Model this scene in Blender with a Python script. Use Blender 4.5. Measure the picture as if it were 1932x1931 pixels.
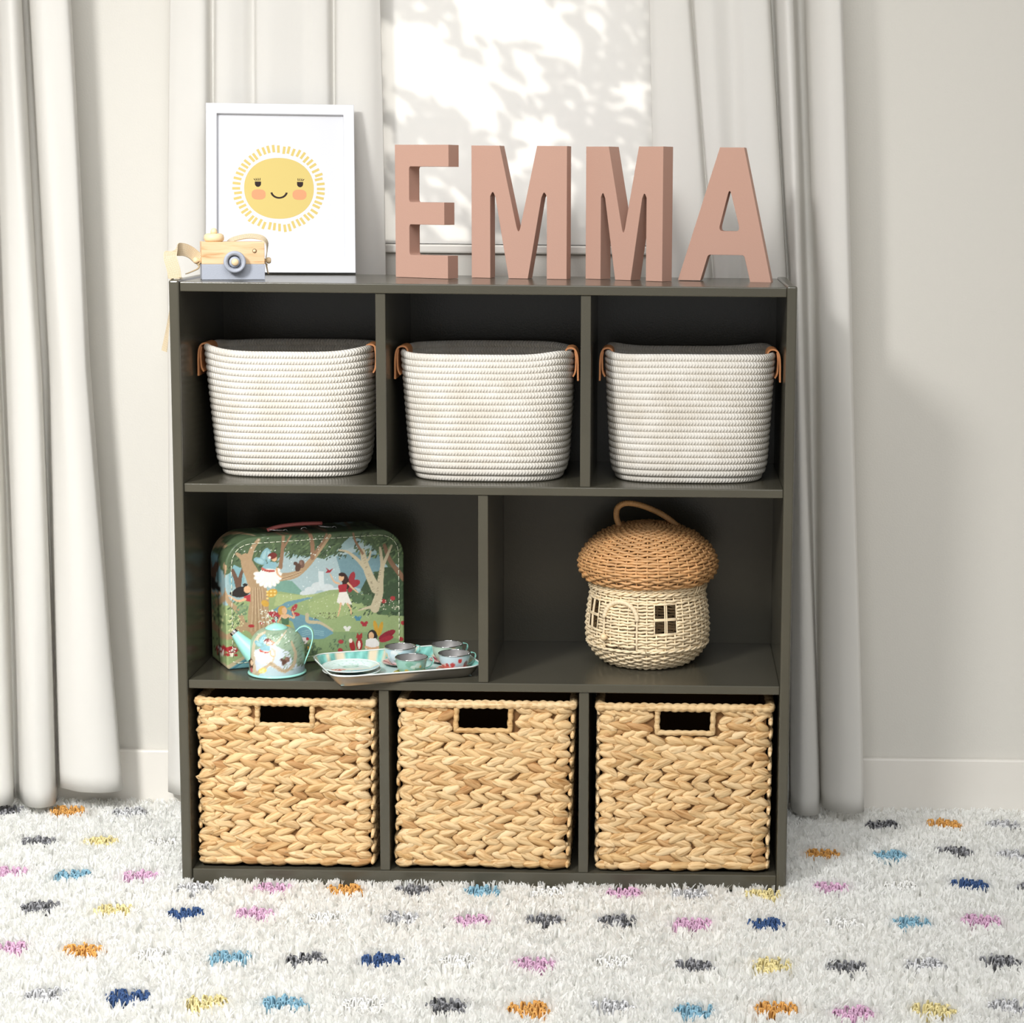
import bpy, bmesh, math, random
import numpy as np
from mathutils import Vector, Matrix

random.seed(7)
RNG = np.random.default_rng(11)
for _o in list(bpy.data.objects):
    bpy.data.objects.remove(_o)
SC = bpy.context.scene
COL = SC.collection
PI = math.pi
sin, cos = math.sin, math.cos

# ------------------------------------------------------------------ camera
cam_d = bpy.data.cameras.new('camera')
cam = bpy.data.objects.new('camera', cam_d)
COL.objects.link(cam)
_yaw, _pitch, _roll, _F = .00819, .14093, .00955, 3949.589
_f = Vector((-sin(_yaw) * cos(_pitch), cos(_yaw) * cos(_pitch), -sin(_pitch)))
_r = _f.cross(Vector((0, 0, 1))).normalized()
_u = _r.cross(_f)
_r, _u = cos(_roll) * _r + sin(_roll) * _u, -sin(_roll) * _r + cos(_roll) * _u
cam.matrix_world = Matrix(((_r.x, _u.x, -_f.x, 0.74435), (_r.y, _u.y, -_f.y, -3.09897),
                           (_r.z, _u.z, -_f.z, 1.08894), (0, 0, 0, 1)))
cam_d.sensor_width = 36
cam_d.lens = _F * 36 / 1932
cam_d.shift_x = (966 - 1231.377) / 1932
cam_d.shift_y = -(965.5 - 906.613) / 1932
cam_d.clip_start = .05
SC.camera = cam

# ------------------------------------------------------------------ light
w = bpy.data.worlds.new('world'); SC.world = w
w.use_nodes = True
w.node_tree.nodes['Background'].inputs[0].default_value = (.985, .99, 1.0, 1)
w.node_tree.nodes['Background'].inputs[1].default_value = .47

def look(o, tgt):
    o.rotation_euler = (Vector(tgt) - o.location).to_track_quat('-Z', 'Y').to_euler()

def area(name, loc, tgt, size, power, col):
    d = bpy.data.lights.new(name, 'AREA'); d.shape = 'DISK'; d.size = size; d.energy = power; d.color = col
    o = bpy.data.objects.new(name, d); COL.objects.link(o); o.location = loc; look(o, tgt)
    return o

key = area('key_softbox', (-.80, -2.25, 2.25), (-.15, .15, .30), .55, 15, (1, .992, .975))
key.data.spread = math.radians(70)
area('ceiling_bounce', (.6, -2.7, 2.9), (.45, 0, .5), 2.6, 66, (1, 1, 1))
sun_d = bpy.data.lights.new('sun', 'SUN'); sun_d.energy = 10; sun_d.angle = math.radians(.9); sun_d.color = (1, .99, .97)
sun = bpy.data.objects.new('sun', sun_d); COL.objects.link(sun)
SUN_DIR = Vector((.30, -1, -.36)).normalized()          # from outside, down into the window
sun.rotation_euler = SUN_DIR.to_track_quat('-Z', 'Y').to_euler()

vs = SC.view_settings
vs.view_transform = 'Standard'; vs.look = 'None'; vs.exposure = 0; vs.gamma = 1; vs.use_curve_mapping = False

# ------------------------------------------------------------------ materials
def s2l(c):
    return tuple(((v / 255) / 12.92 if v <= 10 else (((v / 255) + .055) / 1.055) ** 2.4) for v in c)

MATS = {}

def new_mat(name):
    m = bpy.data.materials.new(name); m.use_nodes = True
    nt = m.node_tree
    return m, nt, nt.nodes['Principled BSDF']

def mat(name, rgb, rough=.6, metal=0, spec=.5, bump=0, bscale=60, var=0, vscale=20, coat=0, trans=0):
    if name in MATS: return MATS[name]
    m, nt, b = new_mat(name)
    c = s2l(rgb)
    b.inputs['Base Color'].default_value = (*c, 1)
    b.inputs['Roughness'].default_value = rough
    b.inputs['Metallic'].default_value = metal
    b.inputs['Specular IOR Level'].default_value = spec
    b.inputs['Coat Weight'].default_value = coat
    N, L = nt.nodes, nt.links
    tc = N.new('ShaderNodeTexCoord')
    if var:
        n = N.new('ShaderNodeTexNoise'); n.inputs['Scale'].default_value = vscale; n.inputs['Detail'].default_value = 4
        L.new(tc.outputs['Object'], n.inputs['Vector'])
        r = N.new('ShaderNodeValToRGB')
        r.color_ramp.elements[0].color = (*[max(0, v * (1 - var)) for v in c], 1)
        r.color_ramp.elements[1].color = (*[min(1, v * (1 + var)) for v in c], 1)
        r.color_ramp.elements[0].position = .3; r.color_ramp.elements[1].position = .7
        L.new(n.outputs['Fac'], r.inputs['Fac']); L.new(r.outputs['Color'], b.inputs['Base Color'])
    if bump:
        n = N.new('ShaderNodeTexNoise'); n.inputs['Scale'].default_value = bscale; n.inputs['Detail'].default_value = 3
        L.new(tc.outputs['Object'], n.inputs['Vector'])
        bp = N.new('ShaderNodeBump'); bp.inputs['Strength'].default_value = bump; bp.inputs['Distance'].default_value = .002
        L.new(n.outputs['Fac'], bp.inputs['Height']); L.new(bp.outputs['Normal'], b.inputs['Normal'])
    if trans:
        out = N['Material Output']
        t = N.new('ShaderNodeBsdfTranslucent'); t.inputs['Color'].default_value = (*[min(1, v) for v in c], 1)
        mx = N.new('ShaderNodeMixShader'); mx.inputs['Fac'].default_value = trans
        L.new(b.outputs['BSDF'], mx.inputs[1]); L.new(t.outputs['BSDF'], mx.inputs[2]); L.new(mx.outputs[0], out.inputs['Surface'])
    MATS[name] = m
    return m

def mat_print(name='printed_tin', rough=.3, attr='ink', metal=0, coat=.3):
    if name in MATS: return MATS[name]
    m, nt, b = new_mat(name)
    a = nt.nodes.new('ShaderNodeVertexColor'); a.layer_name = attr
    nt.links.new(a.outputs['Color'], b.inputs['Base Color'])
    b.inputs['Roughness'].default_value = rough; b.inputs['Coat Weight'].default_value = coat
    b.inputs['Metallic'].default_value = metal
    MATS[name] = m
    return m

def mat_rope():
    m, nt, b = new_mat('cotton_rope'); N, L = nt.nodes, nt.links
    b.inputs['Roughness'].default_value = .9; b.inputs['Specular IOR Level'].default_value = .1
    uv = N.new('ShaderNodeUVMap'); sp = N.new('ShaderNodeSeparateXYZ'); L.new(uv.outputs[0], sp.inputs[0])
    def mth(op, a, c):
        n = N.new('ShaderNodeMath'); n.operation = op
        for i, v in enumerate((a, c)):
            if v is None: continue
            if isinstance(v, (int, float)): n.inputs[i].default_value = v
            else: L.new(v, n.inputs[i])
        return n.outputs[0]
    # braid: two opposing diagonal strand families, u in metres along the rope, v around it (0..1)
    fu = mth('MULTIPLY', sp.outputs[0], 2 * PI / .0046); fv = mth('MULTIPLY', sp.outputs[1], 2 * PI * 3)
    tri = mth('PINGPONG', mth('MULTIPLY', sp.outputs[1], 4.0), 1.0)
    ph = mth('ADD', fu, mth('MULTIPLY', tri, 5.0))
    h = mth('SINE', ph, None)
    nz = N.new('ShaderNodeTexNoise'); nz.inputs['Scale'].default_value = 900
    tc = N.new('ShaderNodeTexCoord'); L.new(tc.outputs['Object'], nz.inputs['Vector'])
    hh = mth('ADD', mth('MULTIPLY', h, .5), mth('MULTIPLY', nz.outputs['Fac'], .7))
    bp = N.new('ShaderNodeBump'); bp.inputs['Strength'].default_value = .9; bp.inputs['Distance'].default_value = .0009
    L.new(hh, bp.inputs['Height']); L.new(bp.outputs['Normal'], b.inputs['Normal'])
    n2 = N.new('ShaderNodeTexNoise'); n2.inputs['Scale'].default_value = 22; n2.inputs['Detail'].default_value = 3
    L.new(tc.outputs['Object'], n2.inputs['Vector'])
    r = N.new('ShaderNodeValToRGB'); r.color_ramp.elements[0].position = .35; r.color_ramp.elements[1].position = .65
    r.color_ramp.elements[0].color = (*s2l((212, 206, 195)), 1); r.color_ramp.elements[1].color = (*s2l((222, 218, 210)), 1)
    L.new(n2.outputs['Fac'], r.inputs['Fac']); L.new(r.outputs['Color'], b.inputs['Base Color'])
    MATS['cotton_rope'] = m
    return m

def mat_leaf():
    m, nt, b = new_mat('water_hyacinth'); N, L = nt.nodes, nt.links
    b.inputs['Roughness'].default_value = .62; b.inputs['Specular IOR Level'].default_value = .3
    oi = N.new('ShaderNodeObjectInfo'); tc = N.new('ShaderNodeTexCoord')
    mp = N.new('ShaderNodeMapping'); mp.inputs['Scale'].default_value = (25, 260, 260)
    L.new(tc.outputs['Object'], mp.inputs['Vector'])
    ad = N.new('ShaderNodeVectorMath'); ad.operation = 'ADD'; L.new(mp.outputs[0], ad.inputs[0])
    ml = N.new('ShaderNodeMath'); ml.operation = 'MULTIPLY'; ml.inputs[1].default_value = 173
    L.new(oi.outputs['Random'], ml.inputs[0]); L.new(ml.outputs[0], ad.inputs[1])
    n = N.new('ShaderNodeTexNoise'); n.inputs['Scale'].default_value = 1; n.inputs['Detail'].default_value = 4
    L.new(ad.outputs[0], n.inputs['Vector'])
    r = N.new('ShaderNodeValToRGB'); e = r.color_ramp.elements
    e[0].position = .0; e[0].color = (*s2l((210, 176, 124)), 1); e[1].position = 1; e[1].color = (*s2l((228, 200, 156)), 1)
    for p_, c_ in ((.12, (184, 142, 94)), (.2, (218, 184, 134)), (.55, (226, 194, 146)), (.8, (210, 180, 134))):
        k = e.new(p_); k.color = (*s2l(c_), 1)
    L.new(oi.outputs['Random'], r.inputs['Fac'])
    mx = N.new('ShaderNodeMix'); mx.data_type = 'RGBA'; mx.blend_type = 'MULTIPLY'; mx.inputs[0].default_value = 1
    r2 = N.new('ShaderNodeValToRGB'); r2.color_ramp.elements[0].position = .3; r2.color_ramp.elements[1].position = .55
    r2.color_ramp.elements[0].color = (*s2l((205, 182, 150)), 1); r2.color_ramp.elements[1].color = (1, 1, 1, 1)
    L.new(n.outputs['Fac'], r2.inputs['Fac'])
    L.new(r.outputs['Color'], mx.inputs[6]); L.new(r2.outputs['Color'], mx.inputs[7]); L.new(mx.outputs[2], b.inputs['Base Color'])
    bp = N.new('ShaderNodeBump'); bp.inputs['Strength'].default_value = .7; bp.inputs['Distance'].default_value = .0008
    L.new(n.outputs['Fac'], bp.inputs['Height']); L.new(bp.outputs['Normal'], b.inputs['Normal'])
    MATS['water_hyacinth'] = m
    return m

def mat_wood():
    m, nt, b = new_mat('pine_wood'); N, L = nt.nodes, nt.links
    b.inputs['Roughness'].default_value = .5
    tc = N.new('ShaderNodeTexCoord'); mp = N.new('ShaderNodeMapping'); mp.inputs['Scale'].default_value = (8, 40, 60); mp.inputs['Rotation'].default_value = (0, .25, 0)
    L.new(tc.outputs['Object'], mp.inputs['Vector'])
    n = N.new('ShaderNodeTexNoise'); n.inputs['Scale'].default_value = 2.2; n.inputs['Detail'].default_value = 5; n.inputs['Distortion'].default_value = .6
    L.new(mp.outputs[0], n.inputs['Vector'])
    r = N.new('ShaderNodeValToRGB'); e = r.color_ramp.elements
    e[0].position = .3; e[0].color = (*s2l((196, 148, 98)), 1); e[1].position = .6; e[1].color = (*s2l((232, 200, 160)), 1)
    k = e.new(.42); k.color = (*s2l((226, 188, 144)), 1)
    L.new(n.outputs['Fac'], r.inputs['Fac']); L.new(r.outputs['Color'], b.inputs['Base Color'])
    MATS['pine_wood'] = m
    return m

M_WALL = mat('wall_paint', (211, 208, 200), .85, bump=.15, bscale=300)
M_TRIM = mat('trim_paint', (224, 220, 212), .45)
M_SHELF = mat('olive_grey_paint', (76, 73, 62), .21, spec=.5, bump=.08, bscale=500, var=.06, vscale=9)
M_CURT = mat('curtain_cotton', (236, 234, 229), .9, spec=.1, bump=.12, bscale=900, trans=.30)
M_BLIND = mat('window_shade_fabric', (243, 241, 237), .9, spec=.1, trans=.34)
M_GLASSF = mat('window_frame_paint', (240, 238, 232), .4)
M_ROPE = mat_rope()
M_LEATHER = mat('tan_leather', (186, 124, 76), .5, bump=.3, bscale=500, var=.12, vscale=60)
M_LEAF = mat_leaf()
M_CORE = mat('basket_core', (120, 84, 46), .9)
M_WOOD = mat_wood()
M_BEECH = mat('beech_wood', (236, 208, 166), .5, var=.06, vscale=40)
M_GREY = mat('blue_grey_paint', (170, 175, 186), .6, bump=.3, bscale=700)
M_PINK = mat('terracotta_pink_paint', (186, 148, 131), .75, spec=.3, bump=.12, bscale=700)
M_STRAP = mat('cotton_webbing', (236, 222, 196), .95, spec=.1)
M_WHITE = mat('white_lacquer', (208, 209, 213), .35)
M_PAPER = mat('print_paper', (206, 207, 211), .55)
M_WICK_L = mat('pale_rattan', (236, 216, 180), .55, var=.14, vscale=30)
M_WICK_D = mat('honey_rattan', (206, 158, 106), .5, var=.2, vscale=30)
M_RUG = mat('white_wool', (253, 253, 251), .95, spec=.05, trans=.55)
M_RUGB = mat('rug_backing', (248, 246, 240), .95)
M_TIN = mat('bare_tin', (176, 172, 166), .32, metal=.85)
M_CHROME = mat('chrome', (225, 225, 225), .12, metal=1)
M_MINT = mat('mint_enamel', (160, 226, 212), .25, coat=.4)
M_INK = mat_print()
M_CARD = mat_print('printed_card', .5, coat=.15)

def _webbing():
    nt = M_STRAP.node_tree; N, L = nt.nodes, nt.links; b = N['Principled BSDF']
    uv = N.new('ShaderNodeUVMap'); ch = N.new('ShaderNodeTexChecker'); ch.inputs['Scale'].default_value = 1000 / 1.3
    ch.inputs[1].default_value = (*s2l((222, 208, 182)), 1); ch.inputs[2].default_value = (*s2l((178, 158, 126)), 1)
    mp = N.new('ShaderNodeMapping'); mp.inputs['Rotation'].default_value = (0, 0, .8)
    L.new(uv.outputs[0], mp.inputs['Vector']); L.new(mp.outputs[0], ch.inputs['Vector']); L.new(ch.outputs['Color'], b.inputs['Base Color'])
_webbing()

# ------------------------------------------------------------------ object helpers
def tag(o, label=None, cat=None, group=None, kind=None):
    if label: o['label'] = label
    if cat: o['category'] = cat
    if group: o['group'] = group
    if kind: o['kind'] = kind
    return o

def thing(name, label, cat, loc=(0, 0, 0), rz=0, group=None, rx=0):
    o = bpy.data.objects.new(name, None); COL.objects.link(o)
    o.empty_display_size = .02
    o.location = loc; o.rotation_euler = (rx, 0, rz)
    return tag(o, label, cat, group)

def obj(name, me, m=None, parent=None, loc=None, rot=None):
    if isinstance(me, bmesh.types.BMesh):
        bm = me; me = bpy.data.meshes.new(name); bm.to_mesh(me); bm.free()
    if m is not None and not me.materials:
        for k in (m if isinstance(m, (list, tuple)) else [m]): me.materials.append(k)
    o = bpy.data.objects.new(name, me); COL.objects.link(o)
    if parent is not None: o.parent = parent
    if loc is not None: o.location = loc
    if rot is not None: o.rotation_euler = rot
    return o

def pymesh(name, V, F, smooth=True, uv=None, colors=None, midx=None):
    me = bpy.data.meshes.new(name)
    me.from_pydata([tuple(v) for v in V], [], [tuple(f) for f in F])
    if smooth: me.polygons.foreach_set('use_smooth', [True] * len(me.polygons))
    if midx is not None: me.polygons.foreach_set('material_index', midx)
    if colors is not None:
        a = me.color_attributes.new('ink', 'FLOAT_COLOR', 'POINT')
        c = np.ones((len(V), 4), np.float32); c[:, :3] = colors
        a.data.foreach_set('color', c.ravel())
    if uv is not None:
        l = me.uv_layers.new(name='UVMap')
        idx = np.zeros(len(me.loops), np.int32); me.loops.foreach_get('vertex_index', idx)
        l.data.foreach_set('uv', np.asarray(uv, np.float32)[idx].ravel())
    me.update()
    return me

def box_bm(x0, x1, y0, y1, z0, z1, bev=0, seg=2):
    bm = bmesh.new()
    bmesh.ops.create_cube(bm, size=1)
    for v in bm.verts:
        v.co = ((x0 + x1) / 2 + v.co.x * (x1 - x0), (y0 + y1) / 2 + v.co.y * (y1 - y0), (z0 + z1) / 2 + v.co.z * (z1 - z0))
    if bev:
        bmesh.ops.bevel(bm, geom=bm.edges[:], offset=bev, segments=seg, profile=.5, affect='EDGES')
        for f in bm.faces: f.smooth = False
    return bm

def grid_mesh(name, P, closed_u=False, closed_v=False, uv=None, colors=None, smooth=True):
    """P: array [nv][nu][3] -> quad mesh"""
    P = np.asarray(P, float); nv, nu = P.shape[:2]
    F = []
    for j in range(nv if closed_v else nv - 1):
        j2 = (j + 1) % nv
        for i in range(nu if closed_u else nu - 1):
            i2 = (i + 1) % nu
            F.append((j * nu + i, j * nu + i2, j2 * nu + i2, j2 * nu + i))
    return pymesh(name, P.reshape(-1, 3), F, smooth, None if uv is None else np.asarray(uv).reshape(-1, 2),
                  None if colors is None else np.asarray(colors).reshape(-1, 3))

def lathe(name, prof, seg=48, cap=True):
    """prof: list of (r, z); smooth body of revolution about z"""
    th = np.linspace(0, 2 * PI, seg, endpoint=False)
    V, F = [], []
    for r, z in prof:
        for t in th: V.append((r * cos(t), r * sin(t), z))
    n = len(prof)
    for j in range(n - 1):
        for i in range(seg):
            i2 = (i + 1) % seg
            F.append((j * seg + i, j * seg + i2, (j + 1) * seg + i2, (j + 1) * seg + i))
    if cap:
        if prof[0][0] > 1e-6: F.append(tuple(reversed(range(seg))))
        if prof[-1][0] > 1e-6: F.append(tuple((n - 1) * seg + i for i in range(seg)))
    return pymesh(name, V, F)

def tube_data(path, rad, sides=8, closed=False, flat=1.0, caps=True):
    P = np.asarray(path, float); n = len(P)
    R = np.full(n, rad) if np.isscalar(rad) else np.asarray(rad, float)
    T = (np.roll(P, -1, 0) - np.roll(P, 1, 0)) if closed else np.gradient(P, axis=0)
    T /= np.linalg.norm(T, axis=1)[:, None] + 1e-12
    up = np.array([0, 0, 1.]) if abs(T[0][2]) < .9 else np.array([1., 0, 0])
    Nn = np.cross(T[0], up); Nn /= np.linalg.norm(Nn)
    V = []
    for k in range(n):
        Nn = Nn - T[k] * (Nn @ T[k]); Nn /= np.linalg.norm(Nn) + 1e-12
        B = np.cross(T[k], Nn)
        for s in range(sides):
            a = 2 * PI * s / sides
            V.append(P[k] + R[k] * (cos(a) * Nn + flat * sin(a) * B))
    F = []
    for k in range(n if closed else n - 1):
        k2 = (k + 1) % n
        for s in range(sides):
            s2 = (s + 1) % sides
            F.append((k * sides + s, k * sides + s2, k2 * sides + s2, k2 * sides + s))
    if caps and not closed:
        F.append(tuple(reversed(range(sides)))); F.append(tuple((n - 1) * sides + s for s in range(sides)))
    return V, F

def tube(name, path, rad, sides=8, closed=False, flat=1.0):
    return pymesh(name, *tube_data(path, rad, sides, closed, flat))

class Join:
    def __init__(s): s.V = []; s.F = []
    def add(s, V, F):
        o = len(s.V); s.V.extend([tuple(v) for v in V]); s.F.extend([tuple(i + o for i in f) for f in F])
    def mesh(s, name, smooth=True): return pymesh(name, s.V, s.F, smooth)

def catmull(pts, n):
    """resample control points (k x d) to n samples with a Catmull-Rom spline"""
    P = np.asarray(pts, float); k = len(P)
    Q = np.vstack([2 * P[0] - P[1], P, 2 * P[-1] - P[-2]])
    out = []
    for t in np.linspace(0, k - 1 - 1e-9, n):
        i = int(t); u = t - i
        a, b, c, d = Q[i], Q[i + 1], Q[i + 2], Q[i + 3]
        out.append(.5 * (2 * b + (c - a) * u + (2 * a - 5 * b + 4 * c - d) * u * u + (3 * b - a - 3 * c + d) * u ** 3))
    return np.array(out)

def ribbon(name, ctr, wid_dir, width, thick=.0012, m=None, parent=None):
    """strap: ctr path, wid_dir per point (or one vector), rectangular section, uv in metres"""
    C = np.asarray(ctr, float); n = len(C)
    Wd = np.tile(np.asarray(wid_dir, float), (n, 1)) if np.ndim(wid_dir) == 1 else np.asarray(wid_dir, float)
    T = np.gradient(C, axis=0); T /= np.linalg.norm(T, axis=1)[:, None]
    Wd = Wd - T * (Wd * T).sum(1)[:, None]; Wd /= np.linalg.norm(Wd, axis=1)[:, None]
    Nn = np.cross(T, Wd)
    L = np.concatenate([[0], np.cumsum(np.linalg.norm(np.diff(C, axis=0), axis=1))])
    V, F, uv = [], [], []
    for k in range(n):
        for a, b in ((-1, -1), (1, -1), (1, 1), (-1, 1)):
            V.append(C[k] + Wd[k] * a * width / 2 + Nn[k] * b * thick / 2); uv.append((L[k], a * width / 2 + b * .0001))
    for k in range(n - 1):
        for s in range(4):
            s2 = (s + 1) % 4
            F.append((k * 4 + s, k * 4 + s2, (k + 1) * 4 + s2, (k + 1) * 4 + s))
    F.append((3, 2, 1, 0)); F.append(tuple((n - 1) * 4 + s for s in range(4)))
    return obj(name, pymesh(name, V, F, False, uv), m, parent)

def fill_curve(name, loops, depth, bevel=0.0):
    """extruded flat shape from closed 2D loops (first outer, others holes); x right, y up, depth along -z..z"""
    cu = bpy.data.curves.new(name, 'CURVE'); cu.dimensions = '2D'; cu.fill_mode = 'BOTH'
    cu.extrude = depth / 2 - bevel; cu.bevel_depth = bevel; cu.bevel_resolution = 1
    if bevel: cu.offset = -bevel
    for lp in loops:
        s = cu.splines.new('POLY'); s.points.add(len(lp) - 1); s.use_cyclic_u = True
        for p, q in zip(s.points, lp): p.co = (q[0], q[1], 0, 1)
    o = bpy.data.objects.new(name, cu); COL.objects.link(o)
    dg = bpy.context.evaluated_depsgraph_get()
    me = bpy.data.meshes.new_from_object(o.evaluated_get(dg))
    bpy.data.objects.remove(o); bpy.data.curves.remove(cu)
    me.materials.clear()
    me.polygons.foreach_set('use_smooth', [False] * len(me.polygons))
    return me

def round_poly(pts, rad, n=6):
    """polygon with selected corners rounded: rad list per corner (0 = sharp)"""
    out = []; k = len(pts)
    for i in range(k):
        p = Vector(pts[i]); r = rad[i] if isinstance(rad, (list, tuple)) else rad
        if not r: out.append(tuple(p)); continue
        a = (Vector(pts[i - 1]) - p); b = (Vector(pts[(i + 1) % k]) - p)
        ang = a.angle(b); d = min(r / math.tan(ang / 2), a.length * .49, b.length * .49)
        p0 = p + a.normalized() * d; p1 = p + b.normalized() * d
        for j in range(n + 1):
            t = j / n
            q = p0 * (1 - t) ** 2 + p * 2 * t * (1 - t) + p1 * t * t
            out.append(tuple(q))
    return out

# ================================================================== SETTING
WY = .44                                           # face of the back wall
def struct(o): o['kind'] = 'structure'; return o

struct(obj('floor', box_bm(-2.2, 3.4, -3.9, WY + .12, -.05, 0), mat('floor_boards', (205, 190, 165), .5, var=.1, vscale=3)))
WX0, WX1, WZ0, WZ1 = .165, .80, .984, 1.95         # window opening
bm = bmesh.new()
for a in ((-2.2, WX0, 0, 2.6), (WX1, 3.4, 0, 2.6), (WX0, WX1, 0, WZ0), (WX0, WX1, WZ1, 2.6)):
    b2 = box_bm(a[0], a[1], WY, WY + .12, a[2], a[3]); me_ = bpy.data.meshes.new('t'); b2.to_mesh(me_); b2.free(); bm.from_mesh(me_); bpy.data.meshes.remove(me_)
struct(obj('wall_back', bm, M_WALL))
struct(obj('baseboard_back', box_bm(-2.2, 3.4, WY - .012, WY, 0, .105, .003), M_TRIM))

win = bpy.data.objects.new('window_1', None); COL.objects.link(win); win.location = ((WX0 + WX1) / 2, WY, WZ0); struct(win)
win['label'] = 'window with pale shade and white sill behind the pink letters'
def wpart(name, x0, x1, y0, y1, z0, z1, m, bev=.002):
    o = obj(name, box_bm(x0, x1, y0, y1, z0, z1, bev), m); o.parent = win
    o.location = (-win.location.x, -win.location.y, -win.location.z)
    return o
wpart('window_sill', WX0 - .05, WX1 + .05, WY - .009, WY + .06, .9695, .984, M_TRIM, .003)
wpart('window_frame', WX0, WX0 + .03, WY + .07, WY + .10, WZ0, WZ1, M_GLASSF)
wpart('window_frame', WX1 - .03, WX1, WY + .07, WY + .10, WZ0, WZ1, M_GLASSF)
wpart('window_frame', WX0, WX1, WY + .07, WY + .10, WZ1 - .03, WZ1, M_GLASSF)
wpart('window_frame', WX0, WX1, WY + .07, WY + .10, WZ0, WZ0 + .03, M_GLASSF)
blind = obj('window_shade', box_bm(WX0 + .002, WX1 - .002, WY + .004, WY + .0048, WZ0 + .001, WZ1 - .002), M_BLIND)
tag(blind, 'pale fabric window shade dappled with leaf shadows behind the letters', 'window shade')

# curtains: (x at z=1.38, x mid, x at z=.04, depth) per control point of the cloth's cross-section
CA = [(-0.4219, -0.4269, -0.4448, 0.345), (-0.3886, -0.3840, -0.3916, 0.335), (-0.3737, -0.3740, -0.3721, 0.350), (-0.3822, -0.3797, -0.3793, 0.395), (-0.3676, -0.3691, -0.3722, 0.390), (-0.3462, -0.3449, -0.3513, 0.350), (-0.3277, -0.3217, -0.3230, 0.332), (-0.3168, -0.3060, -0.3050, 0.338), (-0.3167, -0.3013, -0.3008, 0.360), (-0.3254, -0.3098, -0.3092, 0.400), (-0.3165, -0.3024, -0.3070, 0.405), (-0.2992, -0.2851, -0.2877, 0.365), (-0.2757, -0.2622, -0.2526, 0.338), (-0.2517, -0.2394, -0.2157, 0.335), (-0.2374, -0.2247, -0.1895, 0.345), (-0.2362, -0.2232, -0.1867, 0.365), (-0.2382, -0.2251, -0.1885, 0.375)]
CB = [(-0.0851, -0.0973, -0.1180, 0.415), (-0.0691, -0.0810, -0.1012, 0.395), (-0.0451, -0.0565, -0.0759, 0.385), (-0.0246, -0.0356, -0.0542, 0.390), (-0.0170, -0.0261, -0.0443, 0.415), (-0.0119, -0.0209, -0.0389, 0.420), (-0.0031, -0.0119, -0.0297, 0.395), (0.0155, 0.0070, -0.0101, 0.385), (0.0352, 0.0270, 0.0107, 0.395), (0.0529, 0.0451, 0.0295, 0.415), (0.0639, 0.0563, 0.0410, 0.390), (0.0809, 0.0735, 0.0588, 0.383), (0.1090, 0.1022, 0.0886, 0.395), (0.1341, 0.1278, 0.1151, 0.400), (0.1536, 0.1476, 0.1356, 0.388), (0.1744, 0.1688, 0.1576, 0.393), (0.1852, 0.1816, 0.1709, 0.418), (0.1948, 0.1914, 0.1810, 0.390), (0.2194, 0.2190, 0.2096, 0.382), (0.2445, 0.2463, 0.2379, 0.388), (0.2612, 0.2670, 0.2593, 0.405)]
CC = [(0.7025, 0.7200, 0.7471, 0.410), (0.7140, 0.7333, 0.7608, 0.395), (0.7348, 0.7597, 0.7880, 0.385), (0.7633, 0.7993, 0.8291, 0.390), (0.7738, 0.8129, 0.8461, 0.410), (0.7797, 0.8186, 0.8492, 0.390), (0.8020, 0.8386, 0.8698, 0.380), (0.8325, 0.8610, 0.8931, 0.395), (0.8579, 0.8824, 0.9105, 0.378), (0.8879, 0.9173, 0.9358, 0.375), (0.8997, 0.9321, 0.9530, 0.390), (0.9036, 0.9362, 0.9584, 0.418), (0.9093, 0.9411, 0.9597, 0.410), (0.9122, 0.9447, 0.9624, 0.380), (0.9227, 0.9508, 0.9767, 0.350), (0.9340, 0.9580, 0.9996, 0.355), (0.9380, 0.9622, 1.0069, 0.380), (0.9469, 0.9697, 1.0104, 0.415), (0.9570, 0.9809, 1.0119, 0.410), (0.9635, 0.9885, 1.0156, 0.36), (0.9830, 1.0086, 1.0440, 0.330), (1.0057, 1.0308, 1.0715, 0.325), (1.0139, 1.0391, 1.0795, 0.34)]

def curtain(name, label, ctl, zmid, hem, zt=2.05, seed=1, flat=1.0):
    ctl = np.array(ctl, float); ctl[:, 3] = ctl[:, 3].mean() + (ctl[:, 3] - ctl[:, 3].mean()) * flat; nu = 12 * len(ctl); nz = 70
    rg = np.random.default_rng(seed)
    hx = catmull(np.array([[h] for h in hem]), nu)[:, 0]
    P = np.zeros((nz, nu, 3))
    ph = rg.uniform(0, 6, 8)
    for j in range(nz):
        f = j / (nz - 1)
        zs = zt + (.04 - zt) * f
        if zs >= zmid:
            k = (zs - zmid) / (1.38 - zmid); xs = ctl[:, 1] + (ctl[:, 0] - ctl[:, 1]) * min(k, 1.25)
        else:
            k = (zmid - zs) / (zmid - .04); xs = ctl[:, 1] + (ctl[:, 2] - ctl[:, 1]) * k
        c = catmull(np.stack([xs, ctl[:, 3]], 1), nu)
        u = np.linspace(0, 1, nu)
        c[:, 1] += .0016 * np.sin(u * 40 + 3 * zs + ph[0]) + .0012 * np.sin(u * 17 - 5.5 * zs + ph[1])
        c[:, 0] += .0012 * np.sin(6 * zs + u * 21 + ph[2])
        c[:, 1] = np.minimum(c[:, 1], WY - .004)
        zz = zt + (hx - zt) * f
        P[j, :, 0] = c[:, 0]; P[j, :, 1] = c[:, 1]; P[j, :, 2] = zz
    o = obj(name, grid_mesh(name, P), M_CURT)
    s = o.modifiers.new('thick', 'SOLIDIFY'); s.thickness = .0008; s.offset = 0
    return tag(o, label, 'curtain')

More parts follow.
